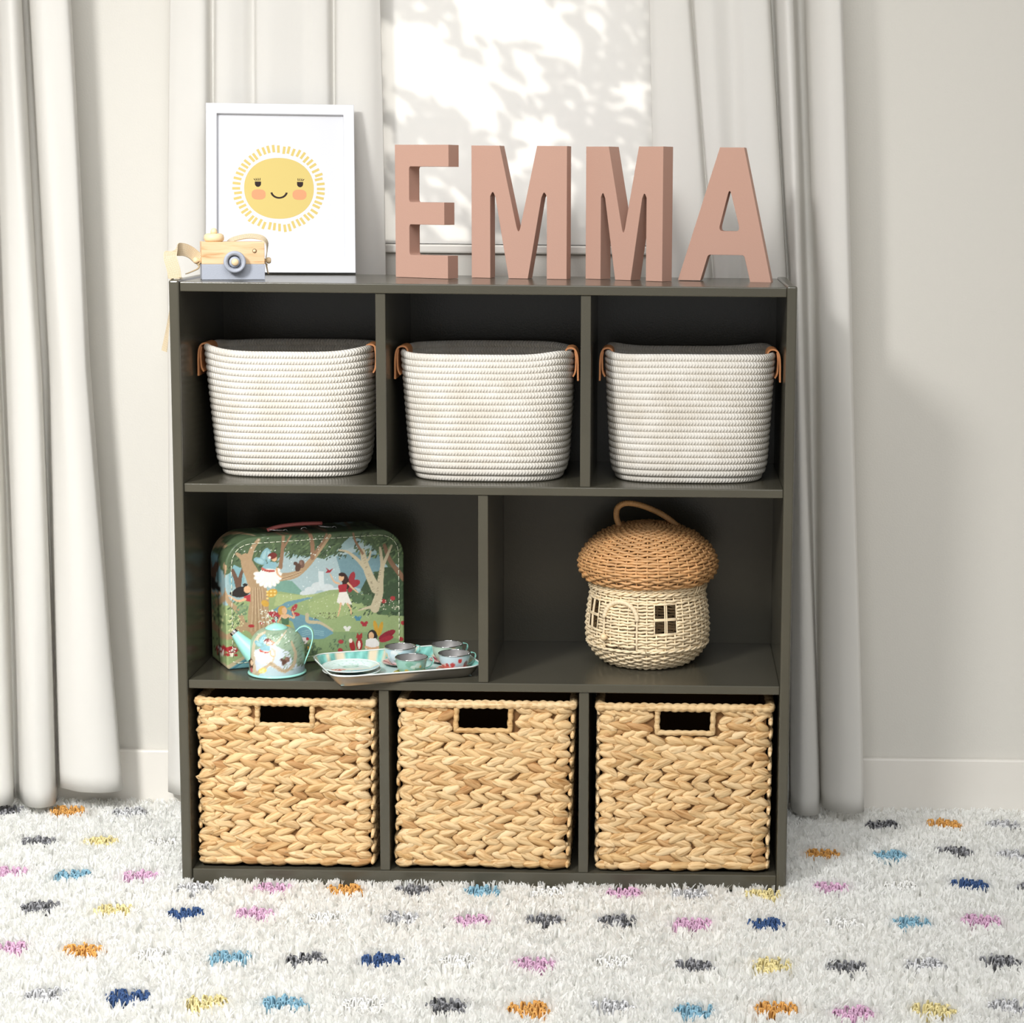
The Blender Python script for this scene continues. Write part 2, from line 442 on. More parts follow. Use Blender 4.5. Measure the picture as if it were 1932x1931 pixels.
curtain('curtain', 'white cotton curtain at the far left edge, hanging clear of the bookcase', CA, .77,
        [.03] * 4 + [.028] * 6 + [.045] + [.055] * 6, seed=1, flat=.88)
curtain('curtain', 'white window curtain behind the framed sun print', CB, .93, [.036] * len(CB), seed=2, flat=.6)
curtain('curtain', 'white window curtain behind the letter A and right side of the bookcase', CC, .93,
        [.033] * 12 + [.03, .026, .024, .024, .026, .034] + [.036] * 5, seed=3, flat=.85)

# shrub outside the window: its leaves throw the dappled shade onto the shade fabric
def outside_shrub():
    lit = [[(.250, 1.36), (.345, 1.345), (.365, 1.31), (.385, 1.30), (.43, 1.285), (.45, 1.21), (.435, 1.17), (.40, 1.20), (.33, 1.235), (.25, 1.255)],
           [(.375, 1.41), (.51, 1.41), (.56, 1.36), (.595, 1.29), (.58, 1.285), (.52, 1.325), (.45, 1.325), (.40, 1.335), (.38, 1.37)],
           [(.345, 1.355), (.36, 1.36), (.37, 1.345), (.355, 1.335)],
           [(.415, 1.31), (.44, 1.315), (.445, 1.295), (.425, 1.285)], [(.42, 1.285), (.45, 1.28), (.495, 1.25), (.485, 1.24), (.45, 1.25)],
           [(.475, 1.30), (.50, 1.30), (.53, 1.265), (.515, 1.25), (.49, 1.265)],
           [(.47, 1.185), (.50, 1.185), (.50, 1.165), (.475, 1.16)], [(.51, 1.20), (.545, 1.185), (.55, 1.16), (.53, 1.15), (.50, 1.12), (.47, 1.10), (.49, 1.14)],
           [(.255, 1.24), (.275, 1.235), (.30, 1.21), (.29, 1.19), (.26, 1.21)], [(.25, 1.19), (.275, 1.18), (.28, 1.14), (.25, 1.13)],
           [(.355, 1.09), (.385, 1.08), (.42, 1.04), (.43, 1.005), (.40, 1.04), (.36, 1.075)],
           [(.33, 1.035), (.37, 1.03), (.405, 1.01), (.40, .99), (.345, 1.0)], [(.25, 1.09), (.275, 1.04), (.30, .99), (.25, .985)],
           [(.65, 1.25), (.69, 1.24), (.70, 1.215), (.66, 1.22)], [(.60, 1.37), (.62, 1.37), (.63, 1.33), (.615, 1.33)],
           [(.52, 1.09), (.56, 1.10), (.57, 1.06), (.54, 1.05)], [(.60, 1.15), (.63, 1.14), (.635, 1.11), (.61, 1.115)]]
    def inside(p, poly):
        c = False; n = len(poly)
        for i in range(n):
            a, b = poly[i], poly[i - 1]
            if (a[1] > p[1]) != (b[1] > p[1]) and p[0] < (b[0] - a[0]) * (p[1] - a[1]) / (b[1] - a[1]) + a[0]: c = not c
        return c
    rg = random.Random(5); J = Join()
    root = thing('garden_shrub', 'leafy shrub outside the window that casts dappled shade', 'shrub', (.2, 1.25, 0))
    x = .12
    ex = Vector((1, 0, 0)); ez = Vector((0, 0, 1))
    nleaf = 0
    while x < .86:
        z = .94
        while z < 1.62:
            px, pz = x + rg.uniform(-.008, .008), z + rg.uniform(-.008, .008)
            z += .0145
            L = rg.uniform(.030, .046); W = L * .36; a = -.6 + rg.uniform(-.6, .6)
            d1 = ex * cos(a) + ez * sin(a); d2 = ez * cos(a) - ex * sin(a)
            if any(inside((px + s * d1.x * L * .35, pz + s * d1.z * L * .35), q) for q in lit for s in (-.6, 0, .6)): continue
            if px > .50 and rg.random() < .12: continue
            nleaf += 1
            t = rg.uniform(.55, .95)
            c = Vector((px, WY + .02, pz)) - SUN_DIR * t
            tilt = Vector((0, rg.uniform(-.3, .3), 0))
            pts = []
            for k in range(5):
                s = (k / 4) * 2 - 1; hw = W / 2 * (1 - s * s) ** .6 + .0004
                pts.append(c + (d1 + tilt) * (s * L / 2) + d2 * hw); pts.append(c + (d1 + tilt) * (s * L / 2) - d2 * hw)
            J.add([p - root.location for p in pts], [(2 * k, 2 * k + 2, 2 * k + 3, 2 * k + 1) for k in range(4)])
        x += .0145
    lf = obj('foliage', J.mesh('foliage', False), mat('leaf_green', (84, 118, 62), .5), root); lf['kind'] = 'stuff'
    obj('stem', tube('stem', catmull([(0, .05, 0), (.05, .02, .6), (.1, 0, 1.1), (.22, -.05, 1.6), (.3, -.05, 1.9)], 24), np.linspace(.016, .006, 24), 8),
        mat('bark', (96, 78, 60), .9), root)
outside_shrub()

# ------------------------------------------------------------------ rug
RUGC = dict(d=(98, 98, 100), o=(216, 162, 92), g=(190, 190, 191), y=(226, 212, 156), w=(240, 238, 230), l=(136, 176, 194), p=(214, 174, 200), n=(68, 92, 134))
DOTS = """d-0.383,0.354 o-0.280,0.358 g-0.174,0.356 d-0.276,0.187 y-0.175,0.190 w-0.072,0.186 d1.111,0.332 o1.217,0.342 g1.317,0.340 o0.998,0.170 l1.105,0.169 d1.214,0.195 g1.310,0.177 p-0.279,0.033 l-0.174,0.024 p-0.068,0.023 g0.030,-0.029 p0.146,-0.029 o0.254,-0.029 d0.361,-0.029 l0.465,-0.029 w0.565,-0.029 p0.681,-0.029 g0.785,-0.029 y0.895,-0.029 p0.999,0.006 w1.108,0.017 n1.217,0.031 d-0.181,-0.122 y-0.070,-0.132 n0.038,-0.142 p0.141,-0.138 w0.251,-0.154 g0.355,-0.148 p0.460,-0.156 d0.568,-0.152 d0.676,-0.150 p0.786,-0.160 n0.891,-0.156 w1.005,-0.152 l1.108,-0.144 p1.211,-0.131 p-0.178,-0.289 o-0.069,-0.295 w0.039,-0.306 l0.141,-0.315 d0.246,-0.317 n0.353,-0.317 w0.462,-0.318 p0.565,-0.326 w0.675,-0.314 d0.786,-0.326 y0.894,-0.317 d0.996,-0.323 g1.106,-0.310 d1.214,-0.294 g-0.073,-0.458 n0.035,-0.461 y0.142,-0.476 l0.246,-0.476 w0.352,-0.476 d0.461,-0.478 o0.566,-0.484 g0.676,-0.475 l0.785,-0.487 o0.891,-0.475 p0.991,-0.484 y1.099,-0.470 g1.201,-0.457 y-0.385,0.190 n-0.385,0.030 o-0.288,-0.120 d1.318,0.020 g1.318,-0.135 o1.318,-0.300"""
DOTS += ''.join(' %s%.3f,%.3f' % ('dogylpnw'[(3 * i + 5 * j) % 8], x, y) for i, x in enumerate((-.492, 1.425)) for j, y in enumerate((.35, .185, .025, -.14, -.305, -.465)))
DOTS += ''.join(' %s%.3f,-0.635' % ('pgodnylw'[i % 8], -.17 + .107 * i) for i in range(13))
DOTS += " l-0.385,-0.140 p-0.385,-0.300 d-0.280,-0.300 y-0.385,-0.465 o-0.280,-0.465 n-0.175,-0.465 p1.318,-0.465"
rug = thing('shag_rug', 'white shag rug with rows of multicoloured dots under the bookcase', 'rug', (.46, -.15, .001))
obj('backing', box_bm(-1.14, 1.14, -.62, .575, 0, .005, .001), M_RUGB, rug)

def fibre_mat(key):
    m, nt, b = new_mat('dot_yarn_' + {'d': 'charcoal', 'o': 'orange', 'g': 'grey', 'y': 'yellow', 'w': 'white', 'l': 'sky_blue', 'p': 'pink', 'n': 'navy'}[key])
    g = nt.nodes.new('ShaderNodeNewGeometry'); r = nt.nodes.new('ShaderNodeValToRGB')
    c = np.array(RUGC[key], float)
    lo, hi = (c * .5, np.minimum(c * 1.7, 250)) if key == 'd' else ((c * .72, np.minimum(c * 1.25, 250)) if key == 'g' else (c * .88, np.minimum(c * 1.08, 250)))
    r.color_ramp.elements[0].color = (*s2l(lo), 1); r.color_ramp.elements[1].color = (*s2l(hi), 1)
    nt.links.new(g.outputs['Random Per Island'], r.inputs['Fac']); nt.links.new(r.outputs['Color'], b.inputs['Base Color'])
    b.inputs['Roughness'].default_value = .9; b.inputs['Specular IOR Level'].default_value = .1
    return m
DOTM = {k: fibre_mat(k) for k in RUGC}

def dot_mesh(seed):
    rg = random.Random(seed); J = Join()
    for k in range(80):
        r = .026 * math.sqrt(rg.random()); a = rg.uniform(0, 2 * PI); x, y = r * cos(a) * 1.12, r * sin(a)
        b = rg.uniform(0, 2 * PI); d = (cos(b), sin(b)); h = rg.uniform(.011, .0155); sp = rg.uniform(.0022, .0036)
        path = [(x + d[0] * sp * cos(t) , y + d[1] * sp * cos(t), h * sin(t) ** .8) for t in np.linspace(.05, PI - .05, 6)]
        J.add(*tube_data(path, .0015, 4, caps=False))
    return J.mesh('dot')
DM = [dot_mesh(i) for i in range(4)]
dots = []
for i, t in enumerate(DOTS.split()):
    x, y = map(float, t[1:].split(',')); dots.append((x, y))
    me = DM[i % 4]
    if not me.materials: me.materials.append(M_RUGB)
    o = bpy.data.objects.new('dot', me); COL.objects.link(o); o.parent = rug
    o.location = (x - .46, y + .15, .005); o.rotation_euler = (0, 0, [0, PI][i % 2] + .1 * sin(i * 7))
    o.material_slots[0].link = 'OBJECT'; o.material_slots[0].material = DOTM[t[0]]

def pile():
    n = 235000
    x0, x1, y0, y1 = -.62, 1.52, -.74, .425
    tx = RNG.uniform(x0, x1, n // 6); ty = RNG.uniform(y0, y1, n // 6)
    ln = RNG.uniform(0, 2 * PI, n // 6); lm = RNG.uniform(.001, .009, n // 6); th = RNG.normal(.0205, .0014, n // 6)
    x = np.repeat(tx, 6) + RNG.normal(0, .0026, len(tx) * 6); y = np.repeat(ty, 6) + RNG.normal(0, .0026, len(tx) * 6)
    la = np.repeat(ln, 6) + RNG.normal(0, .7, len(x)); lmm = np.repeat(lm, 6) * RNG.uniform(.4, 1.5, len(x)); h = np.repeat(th, 6) * RNG.uniform(.84, 1.06, len(x))
    keep = ~((x > -.001) & (x < .931) & (y > .0) & (y < .315))
    d2 = np.full(len(x), 9.)
    for i, (dx, dy) in enumerate(dots):
        a = np.arctan2(y - dy, x - dx)
        rr = np.where(y < dy, .0275, .0245) * (1 + .10 * np.sin(3 * a + i) + .06 * np.sin(7 * a + 2 * i))
        d = np.hypot((x - dx) / 1.1, y - dy)
        keep &= d > rr
    h = h * np.where((y > .31), .78, 1.0)
    x, y, la, lmm, h = x[keep], y[keep], la[keep], lmm[keep], h[keep]
    m = len(x)
    fa = RNG.uniform(0, PI, m); wx, wy = np.cos(fa), np.sin(fa)
    V = np.zeros((m, 8, 3), np.float32)
    tw = RNG.normal(0, .8, m)
    for k, (f, wd) in enumerate(((0, .0011), (.4, .0016), (.78, .0015), (1.0, .0008))):
        bx = x + np.cos(la) * lmm * f ** 1.7; by = y + np.sin(la) * lmm * f ** 1.7; bz = .005 + h * f * (1 - .12 * f)
        cw, sw = np.cos(fa + tw * f), np.sin(fa + tw * f)
        V[:, 2 * k, 0] = bx + cw * wd; V[:, 2 * k, 1] = by + sw * wd; V[:, 2 * k, 2] = bz
        V[:, 2 * k + 1, 0] = bx - cw * wd; V[:, 2 * k + 1, 1] = by - sw * wd; V[:, 2 * k + 1, 2] = bz
    fr = ((x > 0) & (x < .93) & (y < .0) & (y > -.02))[:, None]; V[:, :, 1] = np.where(fr, np.minimum(V[:, :, 1], -.0006), V[:, :, 1])
    lf = ((x < 0) & (y > 0) & (y < .315))[:, None]; V[:, :, 0] = np.where(lf, np.minimum(V[:, :, 0], -.0006), V[:, :, 0])
    rt = ((x > .93) & (y > 0) & (y < .315))[:, None]; V[:, :, 0] = np.where(rt, np.maximum(V[:, :, 0], .9306), V[:, :, 0])
    V[:, :, 0] -= .46; V[:, :, 1] += .15; V[:, :, 1] = np.minimum(V[:, :, 1], .15 + WY - .014)
    base = (np.arange(m) * 8)[:, None, None]
    q = np.array([[0, 1, 3, 2], [2, 3, 5, 4], [4, 5, 7, 6]])[None]
    F = (base + q).reshape(-1).astype(np.int32)
    me = bpy.data.meshes.new('pile'); nf = m * 3
    me.vertices.add(m * 8); me.vertices.foreach_set('co', V.ravel())
    me.loops.add(nf * 4); me.loops.foreach_set('vertex_index', F)
    me.polygons.add(nf); me.polygons.foreach_set('loop_start', np.arange(0, nf * 4, 4, dtype=np.int32))
    me.polygons.foreach_set('use_smooth', np.ones(nf, bool))
    me.update(calc_edges=True)
    o = obj('pile', me, M_RUG, rug); o['kind'] = 'stuff'
pile()

# ================================================================== BOOKCASE
BW, BD, BH = .93, .313, .9407
TT, S1, S2, SB = .9383, .6364, .3342, .0360        # board tops
T = .0151; RC = .0054
bk = thing('bookcase', 'dark olive grey wooden bookcase with eight open compartments', 'bookcase', (0, 0, .0062))
def bpart(name, x0, x1, y0, y1, z0, z1, bev=.0012, seg=2):
    return obj(name, box_bm(x0, x1, y0, y1, z0 - .0062, z1 - .0062, bev, seg), M_SHELF, bk)
bpart('side_panel', 0, T, 0, BD, .0062, BH, .003, 3)
bpart('side_panel', BW - T, BW, 0, BD, .0062, BH, .003, 3)
bpart('top_board', T, BW - T, RC, BD - .006, TT - .0145, TT, .0016, 3)
for z in (S1, S2): bpart('shelf_board', T, BW - T, RC, BD - .006, z - .0134, z, .0016, 3)
bpart('bottom_board', T, BW - T, RC, BD - .006, .012, SB, .0016, 3)
bpart('back_panel', T, BW - T, BD - .006, BD, .0062, TT - .002, 0)
D1, D2, DMID = .3123, .6175, .4643
for xc in (D1, D2):
    bpart('divider', xc - T / 2, xc + T / 2, RC + .003, BD - .006, S1, TT - .0145)
    bpart('divider', xc - T / 2, xc + T / 2, RC + .003, BD - .006, SB, S2 - .0134)
bpart('divider', DMID - T / 2, DMID + T / 2, RC + .003, BD - .006, S2, S1 - .0134)

# ================================================================== ROPE BASKETS
def rope_basket(label, cx, cy, rz, wt, dt, wb, db, seed, dip):
    rg = random.Random(seed)
    t = thing('rope_basket', label, 'basket', (cx, cy, S1 + .0006), rz, 'coiled rope baskets in the top row')
    NR, pitch, rr, NP, NS = 20, .00985, .0061, 170, 10
    ph = [rg.uniform(0, 6) for _ in range(4)]
    th = np.linspace(0, 2 * PI, NP + 1) + PI / 2          # seam at the back
    ex0 = 2 / 3.4
    for k in range(NR):
        f = k / (NR - 1)
        g = f ** .9; ex = 2 / (3.2 + 1.3 * f)
        a = (wb + (wt - wb) * g) / 2 - rr; b = (db + (dt - db) * g) / 2 - rr
        ins = (.0065, .0022, .0005)[k] if k < 3 else 0
        a -= ins; b -= ins
        X = a * np.sign(np.cos(th)) * np.abs(np.cos(th)) ** ex; Y = b * np.sign(np.sin(th)) * np.abs(np.sin(th)) ** ex
        Z = rr + k * pitch + f * f * (.0025 * np.sin(2 * th + ph[0]) + .002 * np.sin(3 * th + ph[1])) \
            - dip * f ** 3 * np.exp(-((th - PI * 1.5 - .25) / .55) ** 2)
        Z = np.maximum(Z, rr)
        C = np.stack([X, Y, Z], 1)
        Tn = np.gradient(C, axis=0); Tn[0] = Tn[-1] = C[1] - C[-2]; Tn /= np.linalg.norm(Tn, axis=1)[:, None]
        O = np.stack([Tn[:, 1], -Tn[:, 0], 0 * Tn[:, 0]], 1); O /= np.linalg.norm(O, axis=1)[:, None]
        L = np.concatenate([[0], np.cumsum(np.linalg.norm(np.diff(C, axis=0), axis=1))])
        P, UV = [], []
        for s in range(NS + 1):
            an = 2 * PI * s / NS + PI                       # seam inside
            P.append(C + rr * (cos(an) * O * .80 + sin(an) * np.array([0, 0, 1.0])))
            UV.append(np.stack([L + k * .0031, np.full(len(L), s / NS)], 1))
        obj('rope_coil', grid_mesh('rope_coil', np.array(P), uv=np.array(UV)), M_ROPE, t)
    # flat base
    a = wb / 2 - rr - .010; b = db / 2 - rr - .010
    q = np.linspace(0, 2 * PI, 48, endpoint=False)
    V = [(a * np.sign(cos(u)) * abs(cos(u)) ** ex0, b * np.sign(sin(u)) * abs(sin(u)) ** ex0, z) for z in (.001, .009) for u in q]
    F = [(i, (i + 1) % 48, 48 + (i + 1) % 48, 48 + i) for i in range(48)] + [tuple(reversed(range(48))), tuple(48 + i for i in range(48))]
    obj('base', pymesh('base', V, F, False), M_ROPE, t)
    # leather handles at both ends: an inner tab, over the rim and hanging outside, with a tucked second strip
    zr = NR * pitch + .0005
    for s in (-1, 1):
        x = s * (wt / 2 - rr)
        lx = lambda o, z: (s * o, .0, z + .01)
        path = [lx(-.009, -.036), lx(-.0092, -.012), lx(-.0088, .0005), lx(-.004, .0055), lx(.004, .0045), lx(.0085, -.003), lx(.0100, -.016), lx(.0102, -.034), lx(.0104, -.044)]
        h = ribbon('handle', catmull(path, 36), (0, 1, 0), .052, .0026, M_LEATHER, t); h.location = (x, -.042, zr - .01)
        p2 = [lx(.0055, .001), lx(.0068, -.008), lx(.0068, -.02), lx(.0058, -.031), lx(.0025, -.038)]
        ribbon('strap', catmull(p2, 20), (0, 1, 0), .046, .0024, M_LEATHER, h)
    return t

rope_basket('cream coiled rope basket in the left top compartment, right edge hidden by a divider', .1555, .166, .03, .266, .226, .238, .200, 3, 0)
rope_basket('cream coiled rope basket with a dipped rim in the middle top compartment', .4640, .141, 0, .270, .224, .247, .200, 5, .006)
rope_basket('cream coiled rope basket in the right top compartment', .7735, .147, 0, .266, .224, .246, .200, 8, 0)

# ================================================================== WATER HYACINTH BASKETS
def leaf_data(L, W, H):
    V = [(-L / 2, 0, 0)]; st = (-.82, -.45, 0, .45, .82)
    for t in st:
        w = W / 2 * (1 - abs(t) ** 2.3) ** .62; h = H * (1 - abs(t) ** 2.5) ** .6
        for a in range(6):
            an = 2 * PI * a / 6
            V.append((t * L / 2, -h * sin(an) * (.75 if sin(an) < 0 else 1), w * cos(an)))
    V.append((L / 2, 0, 0)); F = []
    for a in range(6):
        a2 = (a + 1) % 6
        F.append((0, 1 + a2, 1 + a))
        for k in range(4): F.append((1 + k * 6 + a, 1 + k * 6 + a2, 1 + (k + 1) * 6 + a2, 1 + (k + 1) * 6 + a))
        F.append((25 + a, 25 + a2, 31))
    return np.array(V), F

LEAFV = []
for i, (L, W, H) in enumerate(((.041, .0164, .0052), (.037, .0150, .0056), (.045, .0160, .0048), (.034, .0162, .0054))):
    V, F = leaf_data(L, W, H)
    rg = np.random.default_rng(i + 40); V = V + rg.normal(0, .0006, V.shape)
    V[:, 2] += .0012 * np.sin(V[:, 0] * 90 + i)
    me = pymesh('strand', V, F); me.materials.append(M_LEAF); LEAFV.append((V, F, me))

def hyacinth_basket(label, x0, y0, w, d, h, shear, seed, hole):
    rg = random.Random(seed)
    t = thing('hyacinth_basket', label, 'basket', (x0, y0, SB + .0020), 0, 'braided hyacinth baskets in the bottom row')
    hx0, hx1, hz0, hz1 = hole
    NRow = 11; rz = (h - .010) / NRow; p = .0242
    def skew(x, z): return x + shear * z
    # front: every strand its own piece
    for r in range(NRow):
        zc = .003 + rz * (r + .5); off = rg.uniform(0, p)
        dirn = 1
        for half in (0, 1):
            x = -.006 + off * .5 + half * p * .5
            while x < w + .004:
                zz = zc + (.25 if half else -.25) * rz + rg.uniform(-.0011, .0011)
                xx = x + rg.uniform(-.003, .003)
                x += p * rg.uniform(.88, 1.14)
                if hx0 - .006 < xx < hx1 + .006 and hz0 - .004 < zz < hz1 + .01: continue
                k = rg.randrange(4); me = LEAFV[k][2]
                near = (xx < .016 or xx > w - .016)
                sc = rg.uniform(.88, 1.1)
                if abs(xx - hx0) < .02 or abs(xx - hx1) < .02:
                    if zz > hz0 - .004: sc *= .72; xx += -.004 if xx < hx0 else .004
                if near: sc *= .82; xx = min(max(xx, .0125), w - .0125)
                low = r == 0 and half == 0
                if low: zz = .0092
                o = bpy.data.objects.new('strand', me); COL.objects.link(o); o.parent = t
                o.location = (skew(xx, zz), rg.uniform(-.0012, .0012), zz)
                o.rotation_euler = (rg.uniform(-.25, .25), (.36 if half else -.36) * dirn + rg.uniform(-.13, .13) if not low else rg.uniform(-.04, .04), .10 * dirn + rg.uniform(-.06, .06) + (0 if not near else (-.35 if xx < w / 2 else .35)))
                o.scale = (sc, 1, rg.uniform(.92, 1.1))
    # other three walls share one joined weave
    J = Join()
    def addleaf(M):
        V, F, _ = LEAFV[rg.randrange(4)]
        J.add([tuple(M @ Vector(v)) for v in V], F)
    for wall in range(3):
        ln = d if wall < 2 else w
        for r in range(NRow):
            zc = .003 + rz * (r + .5)
            for half in (0, 1):
                q = .014 + half * p * .5
                while q < ln - .012:
                    zz = zc + (.25 if half else -.25) * rz + rg.uniform(-.001, .001)
                    ry = (.36 if half else -.36) + rg.uniform(-.12, .12)
                    if r == 0 and half == 0: ry *= .1; zz = .0092
                    if wall == 0: M = Matrix.Translation((skew(w, zz), q, zz)) @ Matrix.Rotation(PI / 2, 4, 'Z')
                    elif wall == 1: M = Matrix.Translation((skew(0, zz), ln - q, zz)) @ Matrix.Rotation(-PI / 2, 4, 'Z')
                    else: M = Matrix.Translation((skew(w - q, zz), d, zz)) @ Matrix.Rotation(PI, 4, 'Z')
                    addleaf(M @ Matrix.Rotation(ry, 4, 'Y')); q += p
    o = obj('side_weave', J.mesh('side_weave'), M_LEAF, t); o['kind'] = 'stuff'
    # dark core wall behind the strands, with the hand hole left open
    bm = bmesh.new()
    i = .0035
    for a in ((i, hx0, i, i + .003, 0, h - .006), (hx1, w - i, i, i + .003, 0, h - .006), (hx0, hx1, i, i + .003, 0, hz0), (hx0, hx1, i, i + .003, hz1, h - .006),
              (i, i + .003, i, d - i, 0, h - .006), (w - i - .003, w - i, i, d - i, 0, h - .006), (i, w - i, d - i - .003, d - i, 0, h - .006), (i, w - i, i, d - i, 0, .004)):
        b = box_bm(*a)
        for v in b.verts: v.co.x = skew(v.co.x, v.co.z)
        m_ = bpy.data.meshes.new('t'); b.to_mesh(m_); b.free(); bm.from_mesh(m_); bpy.data.meshes.remove(m_)
    obj('core', bm, M_CORE, t)
    # twisted binding: rim and the border of the hand hole
    def binding(name, pts, r, closed=False):
        P = []
        pts = [Vector((skew(p_[0], p_[2]), p_[1], p_[2])) for p_ in pts]
        seq = pts + ([pts[0]] if closed else [])
        for a, b in zip(seq[:-1], seq[1:]):
            n = max(3, int((b - a).length / .0016)); P += [a.lerp(b, q / n) for q in range(n)]
        if not closed: P.append(seq[-1])
        s = np.arange(len(P)) * .0016
        V, F = tube_data([tuple(q) for q in P], r, 8, closed)
        V = np.array(V).reshape(len(P), 8, 3); Cc = np.array([tuple(q) for q in P])
        for a in range(8):
            k = 1 + .34 * np.abs(np.sin(s * PI / .0125 + a * .55)) ** .7 - .2 + .07 * np.sin(s * 210 + a)
            V[:, a] = Cc + (V[:, a] - Cc) * k[:, None]
        return obj(name, pymesh(name, V.reshape(-1, 3), F), M_LEAF, t)
    zt = h - .0055
    binding('rim', [(0, -.001, zt), (w, -.001, zt), (w, d, zt), (0, d, zt)], .0064, True)
    binding('hole_binding', [(hx0, 0, hz1 + .002), (hx0, 0, hz0), (hx1, 0, hz0), (hx1, 0, hz1 + .002)], .0042)
    return t

hyacinth_basket('braided water hyacinth basket in the bottom left compartment', .0255, .0165, .266, .262, .266, .008, 2, (.090, .174, .224, .256))
hyacinth_basket('braided water hyacinth basket leaning slightly right in the bottom middle compartment', .3280, .0165, .264, .262, .266, .033, 4, (.086, .169, .219, .255))
hyacinth_basket('braided water hyacinth basket in the bottom right compartment', .6385, .0165, .262, .262, .2645, .008, 9, (.089, .174, .219, .255))

# ================================================================== ON TOP: FRAMED PRINT
def framed_print():
    lean, fw, fh, ft, bd = .285, .2365, .2805, .0125, .0172
    t = thing('picture_frame', 'white framed print of a smiling yellow sun leaning on the curtain', 'picture frame', (.0015, .2450, TT + .0037), .15)
    t.rotation_euler = (-lean, 0, .15)
    t.rotation_mode = 'XYZ'
    bm = bmesh.new()
    o = [(0, 0), (fw, 0), (fw, fh), (0, fh)]; i = [(bd, bd), (fw - bd, bd), (fw - bd, fh - bd), (bd, fh - bd)]
    vs_ = []
    for y in (0, ft):
        vs_.append([bm.verts.new((p[0], y, p[1])) for p in o]); vs_.append([bm.verts.new((p[0], y, p[1])) for p in i])
    of, inf, ob, ib = vs_
    for k in range(4):
        k2 = (k + 1) % 4
        bm.faces.new((of[k], of[k2], inf[k2], inf[k])); bm.faces.new((ob[k2], ob[k], ib[k], ib[k2]))
        bm.faces.new((of[k2], of[k], ob[k], ob[k2])); bm.faces.new((inf[k], inf[k2], ib[k2], ib[k]))
    bmesh.ops.recalc_face_normals(bm, faces=bm.faces)
    bmesh.ops.bevel(bm, geom=bm.edges[:], offset=.0006, segments=1, affect='EDGES')
    obj('frame', bm, M_WHITE, t)
    pr = obj('print', box_bm(bd - .002, fw - bd + .002, .0070, .0088, bd - .002, fh - bd + .002), M_PAPER, t)
    obj('backing_board', box_bm(.004, fw - .004, .0106, .0124, .004, fh - .004), mat('hardboard', (150, 120, 90), .8), t)
    # the printed sun: flat ink shapes on the sheet
    cx, cz = fw * .488, fh * .503
    V, F, MI = [], [], []
    def flat(pts, mi, lay):
        b = len(V)
        for x, z in pts: V.append((x, .0070 - .00006 * lay, z))
        F.append(tuple(range(b, b + len(pts)))); MI.append(mi)
    def ell(x, z, rx, rz, mi, lay, n=40, p=2.0, rot=0):
        q = []
        for k in range(n):
            a = 2 * PI * k / n
            ex_, ez_ = rx * np.sign(cos(a)) * abs(cos(a)) ** (2 / p), rz * np.sign(sin(a)) * abs(sin(a)) ** (2 / p)
            q.append((x + ex_ * cos(rot) - ez_ * sin(rot), z + ex_ * sin(rot) + ez_ * cos(rot)))
        flat(q, mi, lay)
    rg = random.Random(3)
    R1, R2 = .0555, .0740
    n = 52
    for k in range(n):
        a = 2 * PI * k / n + rg.uniform(-.015, .015); w_ = .0022
        d = (cos(a), sin(a)); p = (-sin(a), cos(a)); j = rg.uniform(-.0015, .0015)
        aa, bb = R1 * 1.02 + .0045 + j, R2 + j
        sx, sz = .985, .97
        flat([(cx + (d[0] * r + p[0] * s) * sx, cz + (d[1] * r + p[1] * s) * sz) for r, s in ((aa, -w_), (bb, -w_), (bb, w_), (aa, w_))], 0, 1)
    ell(cx, cz, R1, R1 * .915, 0, 1, 64, 2.15)
    for s in (-1, 1):
        ell(cx + s * .0325, cz - .0105, .0112, .0086, 1, 2, 30, 2.6)
        ex_, ez_ = cx + s * .0335, cz + .0075
        flat([(ex_ - .0049, ez_ + .0035), (ex_ - .0049, ez_)] + [(ex_ + .0049 * cos(a), ez_ - .0055 * sin(a)) for a in np.linspace(PI, 0, 10)] + [(ex_ + .0049, ez_ + .0035)], 2, 2)
        for k in range(4):
            a = PI / 2 - s * (-.1 + .28 * k); b0 = (ex_ + s * (-.003 + .0022 * k), ez_ + .0050)
            d = (cos(a), sin(a)); p = (-d[1] * .0006, d[0] * .0006)
            flat([(b0[0] - p[0], b0[1] - p[1]), (b0[0] + p[0], b0[1] + p[1]), (b0[0] + d[0] * .0043 + p[0], b0[1] + d[1] * .0043 + p[1]), (b0[0] + d[0] * .0043 - p[0], b0[1] + d[1] * .0043 - p[1])], 2, 2)
    A = np.linspace(PI * 1.06, PI * 1.94, 18)
    for a0, a1 in zip(A[:-1], A[1:]):
        q = [(cx + r * cos(a), cz - .0050 + r * .88 * sin(a)) for r, a in ((.0140, a0), (.0140, a1), (.0107, a1), (.0107, a0))]
        flat(q, 2, 2)
    obj('sun_drawing', pymesh('sun_drawing', V, F, False, midx=MI), [mat('ink_yellow', (200, 178, 100), .6), mat('ink_orange', (206, 142, 96), .6), mat('ink_brown', (44, 32, 30), .7, spec=.2)], pr)
framed_print()

